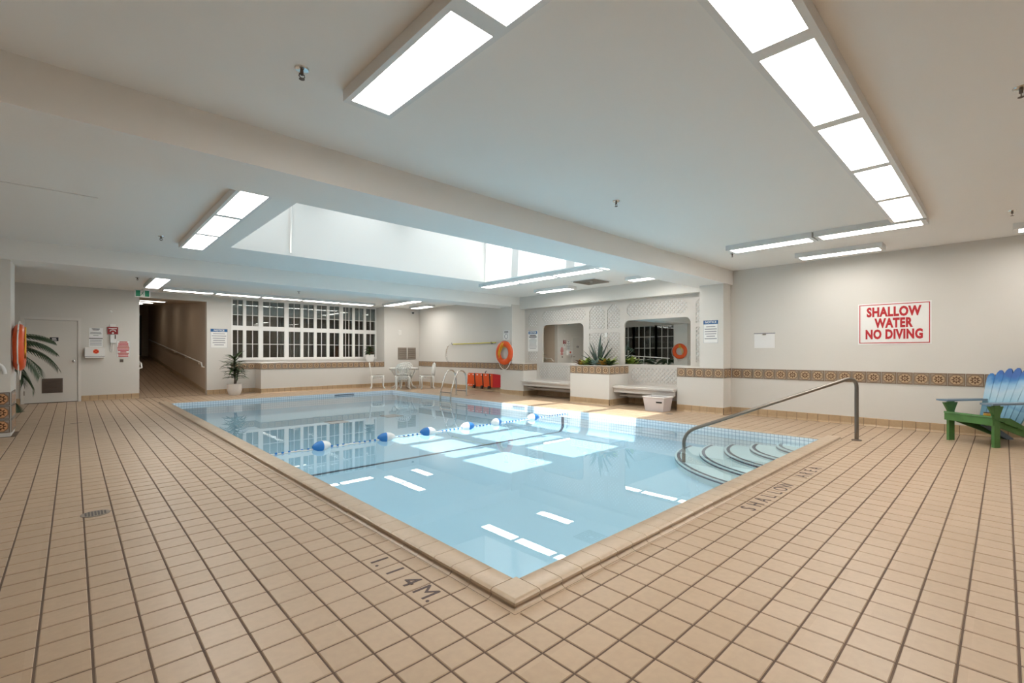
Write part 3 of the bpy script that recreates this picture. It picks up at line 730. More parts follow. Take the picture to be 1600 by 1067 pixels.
for k in range(4): fixture(5.63, 6.4-1.13*k, 0, 'panel light in the skylight row on the mirror side, %s from the far beam' % O5[k], 'lights beside the skylight')
fixture(7.25, 6.15, 0, 'single panel light above the bay between air diffuser and far beam', 'single lights above the bay')
fixture(7.25, 3.45, 0, 'single panel light above the bay between air diffuser and near beam', 'single lights above the bay')
for k in range(2): fixture(-.1, 12.1-1.13*k, 0, 'alcove panel light by the exit sign, %s from the far wall' % O5[k], 'alcove ceiling lights', ZA)
for k in range(5): fixture(.68+1.13*k, 12.85, PI/2, 'alcove panel light along the far window, %s from the exit sign' % O5[k], 'alcove ceiling lights', ZA)
for k in range(2): fixture(6.15, 12.1-1.13*k, 0, 'alcove panel light beyond the window row, %s from the far wall' % O5[k], 'alcove ceiling lights', ZA)
fixture(7.3, 12.3, 0, 'single panel light on the alcove ceiling near the security camera', 'alcove single light', ZA)

def sprinkler(x, y, z, lab):
    t = thing('sprinkler', lab, 'sprinkler', (x, y, z), 0, 'ceiling sprinklers')
    MB().lathe([(.0, 0), (.04, 0), (.036, -.008), (.018, -.012), (.0, -.012)][::-1], 16).build('escutcheon', M['chrome'], t, 'auto')
    MB().tube([(0, 0, -.01), (0, 0, -.035)], .010, 8).build('body', M['brown'], t)
    fr = MB(); fr.tube([(-.012, 0, -.03), (-.016, 0, -.045), (0, 0, -.058)], .003, 6); fr.tube([(.012, 0, -.03), (.016, 0, -.045), (0, 0, -.058)], .003, 6); fr.build('frame_arms', M['brown'], t)
    MB().lathe([(.0, -.062), (.016, -.060), (.016, -.058), (.0, -.057)], 12).build('deflector', M['brown'], t)
for x, y, z, l in ((-.54, 1.2, ZC, 'front ceiling beside the short light row end'), (2.73, 1.29, ZC, 'front ceiling near the middle of the near beam'), (2.73, -1.63, ZC, 'ceiling behind the light ring'), (6.3, -1.62, ZC, 'ceiling outside the corner of the light ring'), (6.33, 1.49, ZC, 'ceiling where the light ring meets the beam end'), (-.6, 6.49, ZC, 'ceiling left of the skylight'), (-.47, 11.4, ZA, 'alcove ceiling by the exit sign'), (2.9, 11.4, ZA, 'alcove ceiling in front of the far window')):
    sprinkler(x, y, z, 'metal sprinkler head on the '+l)
t = thing('air_diffuser', 'square grey air diffuser set in the ceiling above the bay', 'air vent', (7.02, 4.85, ZC))
MB().box(-.32, .32, -.32, .32, -.012, -.001).build('frame', M['fixture'], t)
for k in range(4):
    h = .28-k*.065; f = MB()
    for s in (-1, 1):
        f.box(-h, h, s*h-.012, s*h+.012, -.03, -.012); f.box(s*h-.012, s*h+.012, -h, h, -.03, -.012)
    f.build('louvre_ring', M['taupe'], t)
t = thing('ceiling_hatch', 'flush white access hatch in the ceiling left of the skylight', 'hatch', (-1.75, 5.3, ZC)); MB().box(-.45, .45, -.35, .35, -.008, -.001).build('panel', M['ceil'], t)

# ------------------------------------------------------------------ signs and wall items
def sign(name, label, cat, x0, x1, z0, z1, wall, pos, border=None):
    """flat sign; wall 'R' faces -X at x=pos (a axis = -Y), 'F' faces -Y at y=pos (a axis = +X). returns (thing, place)"""
    ca = (x0+x1)/2
    loc = (pos, ca, z0) if wall == 'R' else (ca, pos, z0)
    t = thing(name, label, cat, loc, -PI/2 if wall == 'R' else 0)
    w_, h_ = abs(x1-x0)/2, z1-z0
    MB().box(-w_, w_, -.006, 0, 0, h_).build('panel', M['signw'], t)
    def rect(a0, a1, b0, b1, mat, nm='print_block', d=.007): return MB().box(a0, a1, -d, -.0061, b0, b1).build(nm, mat, t)
    if border:
        e, wd_ = border[1], border[2]
        rect(-w_+e, w_-e, e, e+wd_, border[0], 'border_line'); rect(-w_+e, w_-e, h_-e-wd_, h_-e, border[0], 'border_line'); rect(-w_+e, -w_+e+wd_, e, h_-e, border[0], 'border_line'); rect(w_-e-wd_, w_-e, e, h_-e, border[0], 'border_line')
    def text(s, a, b, size, mat, bold=0, squash=1, fit=None): return lettering(s, size, mat, t, (a, -.0068, b), (1, 0, 0), (0, 0, 1), bold=bold, squash=squash, fit=fit)
    return t, rect, text, w_, h_
t, rect, text, w_, h_ = sign('shallow_water_sign', 'white sign with red block letters SHALLOW WATER NO DIVING', 'sign', -.80, .11, 1.335, 2.0, 'R', XW, (M['redprint'], .018, .012))
for s, z, ft in (('SHALLOW', .515, .68), ('WATER', .335, .48), ('NO DIVING', .155, .71)): text(s, 0, z, .20, M['redprint'], .010, 1, ft)
t, rect, text, w_, h_ = sign('notice_sign', 'blue headed NOTICE sign on the near pilaster beside the wide mirror', 'sign', 2.27, 2.56, 1.39, 1.84, 'R', 7.65, (M['greyprint'], .004, .004))
rect(-w_, w_, h_-.075, h_, M['blueprint']); text('NOTICE', 0, h_-.038, .062, M['signw'], .002)
for k, ww in enumerate((.09, .12, .115, .11, .085, .12)):
    z = h_-.125-k*.047; rect(-ww, ww, z-.009, z+.009, M['greyprint'], 'print_line')
t, rect, text, w_, h_ = sign('notice_sign', 'blue headed NOTICE sign between the hall opening and far window', 'sign', 1.40, 1.83, 1.345, 1.90, 'F', YF, (M['greyprint'], .004, .005))
rect(-w_, w_, h_-.085, h_, M['blueprint']); text('NOTICE', 0, h_-.043, .072, M['signw'], .0025)
for k, ww in enumerate((.15, .18, .16, .15, .16, .12)):
    z = h_-.14-k*.065; rect(-ww, ww, z-.011, z+.011, M['greyprint'], 'print_line')
t, rect, text, w_, h_ = sign('caution_sign', 'white CAUTION pool rules sign on the lattice next to the far pilaster', 'sign', 7.60, 7.99, 1.24, 1.84, 'R', XLAT-.024)
rect(-w_+.02, w_-.02, h_-.095, h_-.015, M['blueprint']); text('CAUTION', 0, h_-.055, .07, M['signw'], .002, .85)
for z, ww in ((h_-.135, .12), (h_-.18, .15)): rect(-ww, ww, z-.014, z+.014, M['blackprint'], 'print_line')
for k in range(8):
    z = h_-.23-k*.04; ww = (.10, .15, .15, .14, .14, .15, .16, .13)[k]; rect(-ww, ww, z-.007, z+.007, M['greyprint'], 'print_line')
t, rect, text, w_, h_ = sign('ring_instruction_sign', 'small white picture sign above the life ring on the far pilaster', 'sign', 8.22, 8.50, 1.56, 1.86, 'R', 7.65, (M['greyprint'], .008, .004))
rect(-.09, .09, h_-.06, h_-.035, M['blackprint']); rect(-.09, .09, h_-.085, h_-.07, M['greyprint'])
ci = MB(); ci.tube([(.062*math.cos(a), -.007, .12+.07*math.sin(a)) for a in [2*PI*k/20 for k in range(20)]], .008, 6, True); ci.build('ring_pictogram', M['greyprint'], t)
cl = thing('clipboard', 'white clipboard with dark top edge hung on the right wall', 'clipboard', (XW, 1.55, 1.29), -PI/2)
MB().box(-.18, .18, -.005, 0, 0, .28).build('board', M['wplast'], cl); MB().box(-.185, .185, -.012, -.004, .268, .285).build('top_bar', M['greyprint'], cl); MB().box(-.03, .03, -.016, -.005, .245, .272).build('clip', M['chrome'], cl)
MB().box(-.165, .165, -.0062, -.005, .015, .245).build('paper', M['paper'], cl)
# far wall cluster
t, rect, text, w_, h_ = sign('emergency_sign', 'white sign filled with lines of red capitals beside the hall', 'sign', -.67, -.40, 1.09, 1.52, 'F', YF, (M['greyprint'], .004, .004))
for k in range(11):
    z = h_-.035-k*.037; ww = (.08, .10, .10, .11, .12, .12, .11, .06, .11, .10, .10)[k]; rect(-ww, ww, z-.012, z+.012, M['redprint'], 'print_line')
ph = thing('emergency_phone', 'dark red emergency phone sign with handset and cord below', 'telephone', (-.745, YF, 1.68))
MB().box(-.105, .105, -.03, 0, 0, .185).build('sign_box', M['darkred'], ph); MB().box(-.06, .06, -.02, 0, .19, .26).build('back_plate', M['trimw'], ph)
hs = MB(); hs.tube([(-.055, -.033, .07), (-.04, -.033, .10), (0, -.033, .112), (.04, -.033, .10), (.055, -.033, .07)], .011, 6); hs.build('handset_pictogram', M['signw'], ph)
MB().box(-.08, .08, -.032, -.03, .135, .155).build('print_line', M['signw'], ph); MB().lathe([(0, 0), (.022, 0), (.022, .004), (0, .004)], 12).build('dot_pictogram', M['signw'], ph, False, (0, -.03, .03)).rotation_euler = (PI/2, 0, 0)
MB().box(-.05, .07, -.06, 0, -.22, -.015).build('phone_body', M['wplast'], ph); MB().box(.035, .06, -.065, -.06, -.12, -.02).build('keypad', M['brown'], ph)
MB().tube([(-.03, -.02, -.22), (-.045, -.02, -.33), (-.05, -.02, -.43), (-.02, -.02, -.46), (0, -.02, -.43), (0, -.02, -.22)], .007, 6).build('cord', M['wplast'], ph, 'auto')
pp = thing('rules_papers', 'two printed rules sheets pinned above the first aid box', 'paper notice', (-1.06, YF, 1.35))
MB().box(-.135, .125, -.003, 0, .23, .48).build('sheet', M['paper'], pp); MB().box(-.14, .12, -.003, 0, -.0, .21).build('sheet', M['paper'], pp)
for z, ww, mm in ((.455, .075, 'blackprint'), (.43, .06, 'blackprint'), (.36, .10, 'greyprint'), (.335, .11, 'greyprint'), (.29, .05, 'greyprint'), (.215, .13, 'blackprint'), (.17, .11, 'greyprint'), (.13, .11, 'greyprint'), (.09, .11, 'greyprint'), (.05, .11, 'greyprint')): MB().box(-.01-ww, -.01+ww, -.0042, -.003, z-.008, z+.008).build('print_line', M[mm], pp)
fa = thing('first_aid_box', 'white first aid box with round orange emblem on the far wall', 'first aid box', (-1.09, YF, 1.08))
MB().bbox(-.185, .185, -.13, 0, 0, .255, .008).build('body', M['wplast'], fa); MB().lathe([(.0, 0), (.055, 0), (.055, .003), (0, .003)], 20).build('emblem', M['orange'], fa, False, (.02, -.13, .155)).rotation_euler = (PI/2, 0, 0)
for a in range(4): MB().obox((.02+.03*math.cos(a*PI/2), -.134, .155+.03*math.sin(a*PI/2)), (.012, 0, 0), (0, .001, 0), (0, 0, .012)).build('emblem_mark', M['redprint'], fa)
MB().box(-.19, .19, -.132, -.130, .03, .045).build('lid_seam', M['greyprint'], fa)
ot = thing('wall_outlet', 'small brown wall outlet under the red sign', 'outlet', (-.57, YF, .96)); MB().bbox(-.035, .035, -.012, 0, 0, .075, .003).build('plate', M['brown'], ot)
fd = thing('smoke_detector', 'small round white detector high on the far wall', 'detector', (-.78, YF, 2.26)); MB().lathe([(0, 0), (.03, 0), (.03, .012), (0, .02)], 16).build('body', M['white'], fd).rotation_euler = (PI/2, 0, 0)
ex = thing('exit_sign', 'green running man exit sign hung beside the hall opening', 'exit sign', (-.20, 13.55, 2.62))
MB().box(-.155, .155, -.02, .02, 0, .19).build('casing', M['wplast'], ex)
MB().box(-.135, .135, -.022, -.02, .02, .17).build('green_face', M['green'], ex)
MB().box(-.045, .045, -.0235, -.022, .025, .165).build('doorway_pictogram', M['signw'], ex)
mn = MB(); mn.tube([(.012, -.025, .135), (-.002, -.025, .095), (-.028, -.025, .065), (-.035, -.025, .04)], .007, 5); mn.tube([(-.002, -.025, .095), (.02, -.025, .07), (.012, -.025, .04)], .007, 5); mn.tube([(-.026, -.025, .11), (.008, -.025, .125), (.03, -.025, .10)], .005, 5); mn.lathe([(0, -.011), (.011, 0), (0, .011)], 8, (.018, -.025, .15))
mn.build('man_pictogram', M['green'], ex)
MB().tube([(0, 0, .19), (0, 0, .222)], .012, 8).build('stem', M['white'], ex)
lv = thing('louvre_vent', 'brown louvred wall vent above the white garden table', 'wall vent', (7.48, YN, .965))
MB().box(-.37, .37, -.015, 0, 0, .43).build('frame', M['taupe'], lv)
for s in (-1, 1):
    for k in range(6): MB().obox((s*.18, -.022, .045+k*.067), (.155, 0, 0), (0, .012, .016), (0, -.003, .003)).build('slat', M['taupe'], lv)
MB().box(-.015, .015, -.026, 0, 0, .43).build('centre_bar', M['frame'], lv)
sc = thing('security_camera', 'small black dome camera high in the alcove corner', 'camera', (7.70, YN, 2.70)); MB().box(-.05, .05, -.05, 0, -.04, .04).build('mount', M['white'], sc); MB().lathe([(0, -.05), (.03, -.042), (.042, -.015), (.042, .01), (0, .012)], 14).build('dome', M['black'], sc, 'auto', (0, -.07, 0))
th = thing('wall_speaker', 'pale square wall box above the louvre vent', 'wall box', (7.18, YN, 1.87)); MB().bbox(-.06, .06, -.02, 0, 0, .16, .004).build('plate', M['trimw'], th); MB().box(-.035, .035, -.024, -.02, .03, .13).build('grille', M['frame'], th)

# ------------------------------------------------------------------ life rings
def life_ring(label, loc, rz, sub):
    t = thing('life_ring', label, 'life ring', loc, rz)      # local plane x-z, faces -y
    ring = MB(); R, r_ = .265, .085; seg = 40; s2 = 14
    vv = []; ff = []
    for i in range(seg):
        a = 2*PI*i/seg
        for k in range(s2):
            b = 2*PI*k/s2; rr = R+r_*math.cos(b); vv.append((rr*math.cos(a), -.07+.06*math.sin(b), rr*math.sin(a)))
    for i in range(seg):
        for k in range(s2): ff.append((i*s2+k, ((i+1) % seg)*s2+k, ((i+1) % seg)*s2+(k+1) % s2, i*s2+(k+1) % s2))
    ring.add(vv, ff); ring.build('ring', M['orange'], t, True)
    rope = MB()
    for q in range(4):
        a0 = PI/4+q*PI/2; p = []
        for k in range(9):
            a = a0+PI/2*k/8; sag = .03*math.sin(PI*k/8); rr = R+r_+.005+sag
            p.append((rr*math.cos(a), -.07, rr*math.sin(a)-(.10*math.sin(PI*k/8) if math.sin(a) < -.3 else 0)))
        rope.tube(p, .009, 6)
    rope.build('grab_line', M['wrope'], t, True)
    yl = MB(); 
    yl.tube([(-.02, -.132, .30), (-.12, -.136, .14), (-.17, -.136, -.02), (-.16, -.136, -.16), (-.13, -.136, -.02), (-.07, -.134, .14), (.03, -.132, .30)], .008, 6)
    yl.tube([(-.04, -.132, .29), (-.15, -.138, .10), (-.20, -.136, -.06), (-.15, -.136, -.14), (-.11, -.136, .02), (-.04, -.10, .15), (.06, -.12, .27)], .008, 6)
    yl.tube([(0, -.125, .18), (-.06, -.11, .10), (-.05, -.09, .16), (.04, -.09, .17), (.10, -.10, .14)], .008, 6)
    yl.build('coiled_throw_rope', M['yrope'], t, True)
    MB().tube([(0, -.012, .21), (0, -.10, .20), (0, -.11, .235)], .009, 6).build('hook', M['chrome'], t)
    return t
life_ring('orange life ring with yellow rope hung on the far pilaster', (7.65, 8.37, 1.20), -PI/2, 0)
life_ring('orange life ring on the side of the left column by the palm', (-2.14, 8.53, 1.28), PI/2, 0)

# ------------------------------------------------------------------ rescue pole and spine board on the alcove wall
po = thing('rescue_pole', 'yellow rescue pole with a steel loop hook on the alcove wall', 'rescue pole', (XW, 10.4, 1.5), -PI/2)   # local +x = -Y
MB().tube([(-.95, -.06, 0), (1.25, -.06, .02)], .016, 8).build('shaft', M['yellow'], po, 'auto')
MB().tube([(-.95, -.06, 0), (-1.15, -.06, -.01), (-1.27, -.06, -.08), (-1.34, -.06, -.24), (-1.35, -.06, -.40), (-1.30, -.06, -.52), (-1.22, -.06, -.60)], .011, 8).build('hook_loop', M['chrome'], po, 'auto')
MB().tube([(-1.0, -.06, 0), (-1.2, -.05, -.02), (-1.38, -.05, -.2), (-1.42, -.05, -.42), (-1.36, -.05, -.56), (-1.22, -.06, -.60)], .008, 8).build('hook_loop', M['chrome'], po, 'auto')
for x in (-1.0, 1.05): MB().tube([(x, -.011, .0), (x, -.05, -.02), (x, -.085, .0), (x, -.085, .05)], .009, 6).build('wall_hook', M['dark'], po)
sb = thing('spine_board', 'orange and red spine board with black straps on the alcove wall', 'spine board', (XW, 9.75, .13), -PI/2)
bd = rounded(-.82, .85, 0, .42, .05)
def slab(poly, y0, y1, nm, mat, par): return MB().prism(poly, 1, y0, y1).build(nm, mat, par)
slab([(-.82, .05), (-.77, 0), (.45, 0), (.45, .42), (-.75, .42), (-.80, .37)], -.06, -.015, 'board', M['orange'], sb)
slab([(.45, 0), (.82, .02), (.85, .06), (.85, .36), (.82, .40), (.45, .42)], -.062, -.014, 'head_section', M['red'], sb)
for k in range(7):
    x = -.72+k*.21; MB().box(x-.035, x+.035, -.0615, -.06, .36, .385).build('hand_slot', M['wplast'], sb)
for k in range(3): MB().box(-.74+k*.12-.03, -.74+k*.12+.03, -.0615, -.06, .03, .055).build('hand_slot', M['wplast'], sb)
for x in (-.42, -.02, .32):
    MB().obox((x, -.064, .2), (.022, 0, .006), (0, .003, 0), (-.02, 0, .22)).build('strap', M['black'], sb); MB().obox((x-.03, -.075, -.01), (.045, 0, 0), (0, .02, 0), (.01, 0, .05)).build('buckle', M['black'], sb)
MB().tube([(.1, -.012, .50), (.1, -.05, .48), (.1, -.07, .43), (.1, -.07, .47)], .01, 6).build('wall_hook', M['dark'], sb)

# ------------------------------------------------------------------ pool rail and ladder, float line
hr = thing('pool_handrail', 'steel handrail bending from the deck down to the curved pool steps', 'handrail', (6.31, -.17, 0))
def bez(p0, p1, p2, n=8): return [tuple((1-t)**2*Vector(p0)+2*t*(1-t)*Vector(p1)+t*t*Vector(p2)) for t in [k/n for k in range(n+1)]]
top = Vector((0, 0, .88)); low = Vector((-1.47, 1.75, .07)); d = (low-top).normalized()
path = [(0, 0, 0), (0, 0, .70)]+bez((0, 0, .72), top, top+d*.18)+bez(low-d*.18, low, low+Vector((0, 0, -.18)))+[(low.x, low.y, -.36)]
MB().tube(path, .024, 14).build('rail', M['steel'], hr, 'auto')
MB().lathe([(0, 0), (.06, 0), (.06, .006), (.05, .012), (.03, .014), (0, .014)], 20).build('base_flange', M['brown'], hr, 'auto')
ld = thing('pool_ladder', 'steel pool ladder with two arched rails at the far right edge', 'ladder', (IX1, 8.95, 0))
for s in (-1, 1):
    y = s*.24
    p = [(.42, y, 0), (.42, y, .34)]+bez((.42, y, .40), (.40, y, .72), (.22, y, .72), 8)[1:]+bez((.22, y, .72), (.08, y, .72), (.0, y, .46), 6)[1:]+[(-.10, y, .16), (-.12, y, 0), (-.12, y, -.43)]
    MB().tube(p, .021, 10).build('side_rail', M['chrome'], ld, 'auto')
    MB().lathe([(0, 0), (.045, 0), (.045, .008), (.03, .012), (0, .012)], 14).build('base_flange', M['chrome'], ld, 'auto', (.42, y, 0))
MB().tube([(.42, -.24, .14), (.42, .24, .14)], .015, 8).build('cross_bar', M['steel'], ld); MB().tube([(-.115, -.24, .12), (-.115, .24, .12)], .015, 8).build('cross_bar', M['steel'], ld)
for z in (-.17, -.35): MB().box(-.16, -.08, -.24, .24, z-.012, z+.012).build('tread', M['wplast'], ld)
fl_ = thing('float_line', 'float line of blue and white buoys strung across the pool', 'float line', (IX0, 4.72, -.07))
MB().tube([(0+ (IX1-IX0)*k/60, .012*math.sin(k*.9), -.006+.006*math.sin(k*1.7)) for k in range(61)], .009, 6).build('rope', M['wrope'], fl_, True)
rb = MB()
for k in range(150):
    x = (IX1-IX0)*(k+.5)/150
    if k % 2: rb.tube([(x-.012, 0, .002), (x+.012, 0, .002)], .0125, 6)
o = rb.build('rope_strands', M['bluep'], fl_); o['kind'] = 'stuff'
for k, x in enumerate((.93, 1.88, 2.60, 3.40, 4.05, 5.0)):
    x -= IX0; sw = 1 if k in (0, 1, 2) else -1
    prof_b = [(.014, -.13), (.035, -.11), (.062, -.06), (.07, -.005)]; prof_w = [(.07, .005), (.062, .06), (.035, .11), (.014, .13)]
    bu = bpy.data.objects.new('buoy', None); COL.objects.link(bu); bu.parent = fl_; bu.location = (x, 0, .022); bu.rotation_euler = (0, PI/2*sw, random.uniform(-.25, .25)); bu.empty_display_size = .05
    MB().lathe(prof_b+[(.07, .0)], 20).build('blue_half', M['bluep'], bu, True); MB().lathe([(.07, 0)]+prof_w, 20).build('white_half', M['wplast'], bu, True)

# ------------------------------------------------------------------ deck lettering and drains
for i, ch in enumerate(('1.', '1', '4', 'M.')):
    y = (5.5-i)*S; t = None
    o = lettering(ch, .155, M['mark'], None, (-1.31*S, y, .0012), (0, -1, 0), (1, 0, 0), name='depth_marking', depth=.0006)
    tag(o, ('first digit 1 with point of the 1.14M. depth marking', 'second digit 1 of the 1.14M. depth marking', 'digit 4 of the 1.14M. depth marking', 'letter M of the 1.14M. depth marking')[i], 'floor marking', 'depth marking characters')
x = 2.22
for wd_ in ('SHALLOW', 'AREA'):
    for ci_, ch in enumerate(wd_):
        o = lettering(ch, .16, M['mark'], None, (x+.5*S-.02, -1.31*S, .0012), (1, 0, 0), (0, 1, 0), name='shallow_area_marking', depth=.0006, squash=.9)
        tag(o, 'dark letter %s, %s letter of the word %s on the deck' % (ch, ('first', 'second', 'third', 'fourth', 'fifth', 'sixth', 'seventh')[ci_], wd_), 'floor marking', 'shallow area letters'); x += .15
    x += .32
def drain(x, y, R, lab):
    t = thing('floor_drain', lab, 'floor drain', (x, y, 0))
    MB().lathe([(0, .0005), (R, .0005), (R, .003), (R-.008, .004), (0, .004)], 28).build('grate', M['steel'] if False else M['taupe'], t)
    h = MB(); n = int(R/.016)
    for i in range(-n, n+1):
        for j in range(-n, n+1):
            if (i*.018)**2+(j*.018)**2 < (R-.015)**2: h.box(i*.018-.0055, i*.018+.0055, j*.018-.0055, j*.018+.0055, .0035, .0046)
    o = h.build('grate_holes', M['black'], t); o['kind'] = 'stuff'
drain(-1.37, 3.08, .085, 'round perforated floor drain in the deck beside the pool')
drain(7.0, 2.95, .07, 'round floor drain by the storage bin')
dr = thing('slot_drain', 'dark slot in the deck tiles in front of the door', 'floor drain', (-1.45, 9.3, 0)); MB().box(-.075, .075, -.012, .012, .0005, .002).build('slot', M['dark'], dr)
dr = thing('slot_drain', 'dark slot in the deck in front of the spine board', 'floor drain', (6.75, 8.9, 0)); MB().box(-.16, .16, -.012, .012, .0005, .002).build('slot', M['dark'], dr)

# ------------------------------------------------------------------ storage bin
bn = thing('storage_bin', 'frosted plastic storage bin standing under the bench edge', 'storage bin', (7.33, 3.38, 0))
b = MB(); x0, y0 = .15, .20
v = [(-x0, -y0, 0), (x0, -y0, 0), (x0, y0, 0), (-x0, y0, 0), (-x0-.03, -y0-.04, .29), (x0+.03, -y0-.04, .29), (x0+.03, y0+.04, .29), (-x0-.03, y0+.04, .29)]
b.add(v, [(3,2,1,0),(0,1,5,4),(1,2,6,5),(2,3,7,6),(3,0,4,7)]); b.build('tub', M['binw'], bn)
rm = MB(); rm.tube([(-x0-.035, -y0-.045, .29), (x0+.035, -y0-.045, .29), (x0+.035, y0+.045, .29), (-x0-.035, y0+.045, .29)], .012, 6, True); rm.build('rim', M['wplast'], bn)
MB().box(-x0-.026, -x0-.022, -.19, -.06, .175, .205).build('label_plate', M['black'], bn)

# ------------------------------------------------------------------ plants
def blade(L_, wd_, bend, seg=6, thick=0):
    """pointed leaf along +x, bending downward; folded along its mid rib"""
    mb = MB(); v = []; f = []; x = z = 0; ang = 0
    for k in range(seg+1):
        t = k/seg; ww = wd_*(math.sin(PI*min(1, .18+.82*t))**.7)*(1 if t < .98 else .05)
        v += [(x, -ww, z+ww*.35), (x, 0, z), (x, ww, z+ww*.35)]
        ang = -bend*(t+1/seg); x += L_/seg*math.cos(ang); z += L_/seg*math.sin(ang)
    for k in range(seg):
        a = 3*k; f += [(a, a+3, a+4, a+1), (a+1, a+4, a+5, a+2)]
    mb.add(v, f); return mb
def leaf_at(me, parent, loc, yaw, pitch, s=1, name='leaf'):
    o = link(name, me, parent, loc); o.rotation_euler = (random.uniform(-.25, .25), -pitch, yaw); o.scale = (s, s, s); return o
pot_prof = [(0, 0), (.13, 0), (.165, .06), (.185, .16), (.19, .30), (.195, .325), (.175, .325), (.17, .30), (0, .30)]
dp = thing('potted_dracaena', 'spiky dracaena in a round white pot beside the far window', 'potted plant', (1.87, 13.55, 0))
MB().lathe(pot_prof, 28).build('pot', M['pot'], dp, 'auto'); MB().lathe([(0, .29), (.168, .29), (.168, .305), (0, .31)], 20).build('soil', M['soil'], dp)
MB().tube([(0, 0, .3), (.02, 0, .6), (-.01, .02, 1.0)], [.022, .02, .012], 8).build('stem', M['brown'], dp)
MB().tube([(.03, .02, .3), (.08, .02, .55), (.10, .0, .72)], [.018, .016, .01], 8).build('stem', M['brown'], dp)
lm = [blade(.44, .032, b_).mesh('leaf', M['leaf'], True) for b_ in (.35, .7, 1.1)]
for k in range(84):
    z = .46+.58*(k/84); yaw = k*2.4; pt = .95-.55*random.random()+(.5 if k > 70 else 0)
    leaf_at(lm[k % 3], dp, (0, 0, z), yaw, pt-.25, random.uniform(.7, 1.05))
for k in range(22): leaf_at(lm[k % 3], dp, (.09, .01, .52+.2*k/22), k*2.4+1, random.uniform(.1, .7), random.uniform(.55, .8))
sp_ = thing('potted_croton', 'bushy dark leaved plant in a white pot on the window ledge', 'potted plant', (6.12, 13.80, .9))
MB().lathe([(r*.78, z*.75) for r, z in pot_prof], 24).build('pot', M['pot'], sp_, 'auto')
cm_ = [blade(.21, .05, 1.0, 5).mesh('leaf', M['leaf'], True), blade(.17, .045, 1.2, 5).mesh('leaf', M['rust'], True)]
for k in range(46): leaf_at(cm_[1 if k % 3 == 0 else 0], sp_, (0, 0, .24+.22*(k/46)), k*2.4, random.uniform(.1, 1.15), random.uniform(.8, 1.1))
# palms behind the left column
def palm(loc, label, fr, group=None, ht=.8):
    t = thing('potted_palm', label, 'potted plant', loc, 0, group)
    MB().lathe([(r*.95, z*.9) for r, z in pot_prof], 22).build('pot', M['pot'], t, 'auto'); MB().tube([(0, 0, .27), (.02, 0, ht*.75), (0, 0, ht)], [.04, .035, .02], 8).build('trunk', M['brown'], t)
    for yaw, pitch, L_, z in fr:
        mb = MB(); n = 20; pts = []; x = 0; zz = 0; ang = pitch
        for k in range(n+1):
            pts.append(Vector((x, 0, zz))); x += L_/n*math.cos(ang); zz += L_/n*math.sin(ang); ang -= 1.5/n
        mb.tube(pts, [.008*(1-k/(n+1))+.002 for k in range(n+1)], 5)
        for k in range(4, n+1):
            ll = .30*math.sin(PI*(.12+.8*(k-3)/(n-2)))+.05
            dr_ = (pts[k]-pts[k-1]).normalized()
            for s in (-1, 1):
                e = pts[k]+dr_*ll*.55+Vector((0, s*ll*.75, -ll*.45)); m_ = (pts[k]+e)/2+Vector((0, 0, .015)); w2 = dr_*.019
                mb.add([pts[k]-w2*.6, pts[k]+w2*.6, m_+w2, e, m_-w2], [(0, 1, 2, 3, 4)])
        o = mb.build('frond', M['palm'], t); o.location = (0, 0, z); o.rotation_euler = (0, 0, yaw)
palm((-2.62, 12.1, 0), 'tall feathery palm in a pot behind the left column', [(-.15, .62, .95, 1.32), (.25, .30, 1.1, 1.3), (-.35, .05, .95, 1.28), (.0, -.1, .85, 1.0), (.05, .85, .9, 1.36), (-.25, -.25, .8, 1.2), (1.2, .8, 1.0, 1.3), (2.4, 1.0, .75, 1.3), (3.5, 1.0, .7, 1.3), (-1.4, .8, 1.0, 1.3), (-2.2, .7, .8, 1.3), (-.6, -.2, .6, .4)], None, 1.4)
palm((-2.85, 10.75, 0), 'low palm in a pot before the middle of the left wall window', [(k*.8, .9+.2*math.sin(k*3), .55, .7) for k in range(8)])
palm((-2.85, 9.5, 0), 'low palm in a pot before the left wall window beside the column', [(k*.8+.4, 1.0-.2*math.sin(k*2), .55, .7) for k in range(8)])
# planter plants
so = MB().box(7.49, 8.15, 4.72, 5.68, .78, .86); tag(so.build('planter_soil', M['soil']), 'dark soil bed in the tiled planter', 'soil')
ag = thing('agave_plant', 'tall grey green agave with upright blades in the tiled planter', 'plant', (7.74, 5.17, .85))
am = [blade(.70, .040, b_, 6).mesh('leaf', M['agave'], True) for b_ in (.05, .15, .3)]
for k, (yaw, pitch, s) in enumerate(((0, 1.5, 1.18), (2.0, 1.42, 1.0), (4.2, 1.40, .9), (-1.45, 1.2, 1.1), (1.5, 1.22, .98), (1.2, .95, .85), (1.7, .80, .9), (-1.6, .95, .92), (-1.4, .80, .75), (3.1, 1.1, .8), (3.5, .8, .7), (2.6, .8, .7), (.2, 1.0, .75), (-.6, .9, .75), (1.45, .62, .98), (-1.7, .6, .7), (2.2, 1.2, .85), (-2.2, 1.2, .85))):
    leaf_at(am[k % 3], ag, (.01*math.cos(yaw), .01*math.sin(yaw), 0), yaw, pitch, s)
def rosette(loc, mat, s, n, label, upright=.6):
    t = thing('succulent_plant', label, 'plant', loc)
    me = [blade(.16, .026, b_, 5).mesh('leaf', mat, True) for b_ in (.2, .5)]
    for k in range(n): leaf_at(me[k % 2], t, (0, 0, .02+.05*k/n), k*2.4, upright*(.55+1.0*k/n), 1.25*s*random.uniform(.85, 1.1))
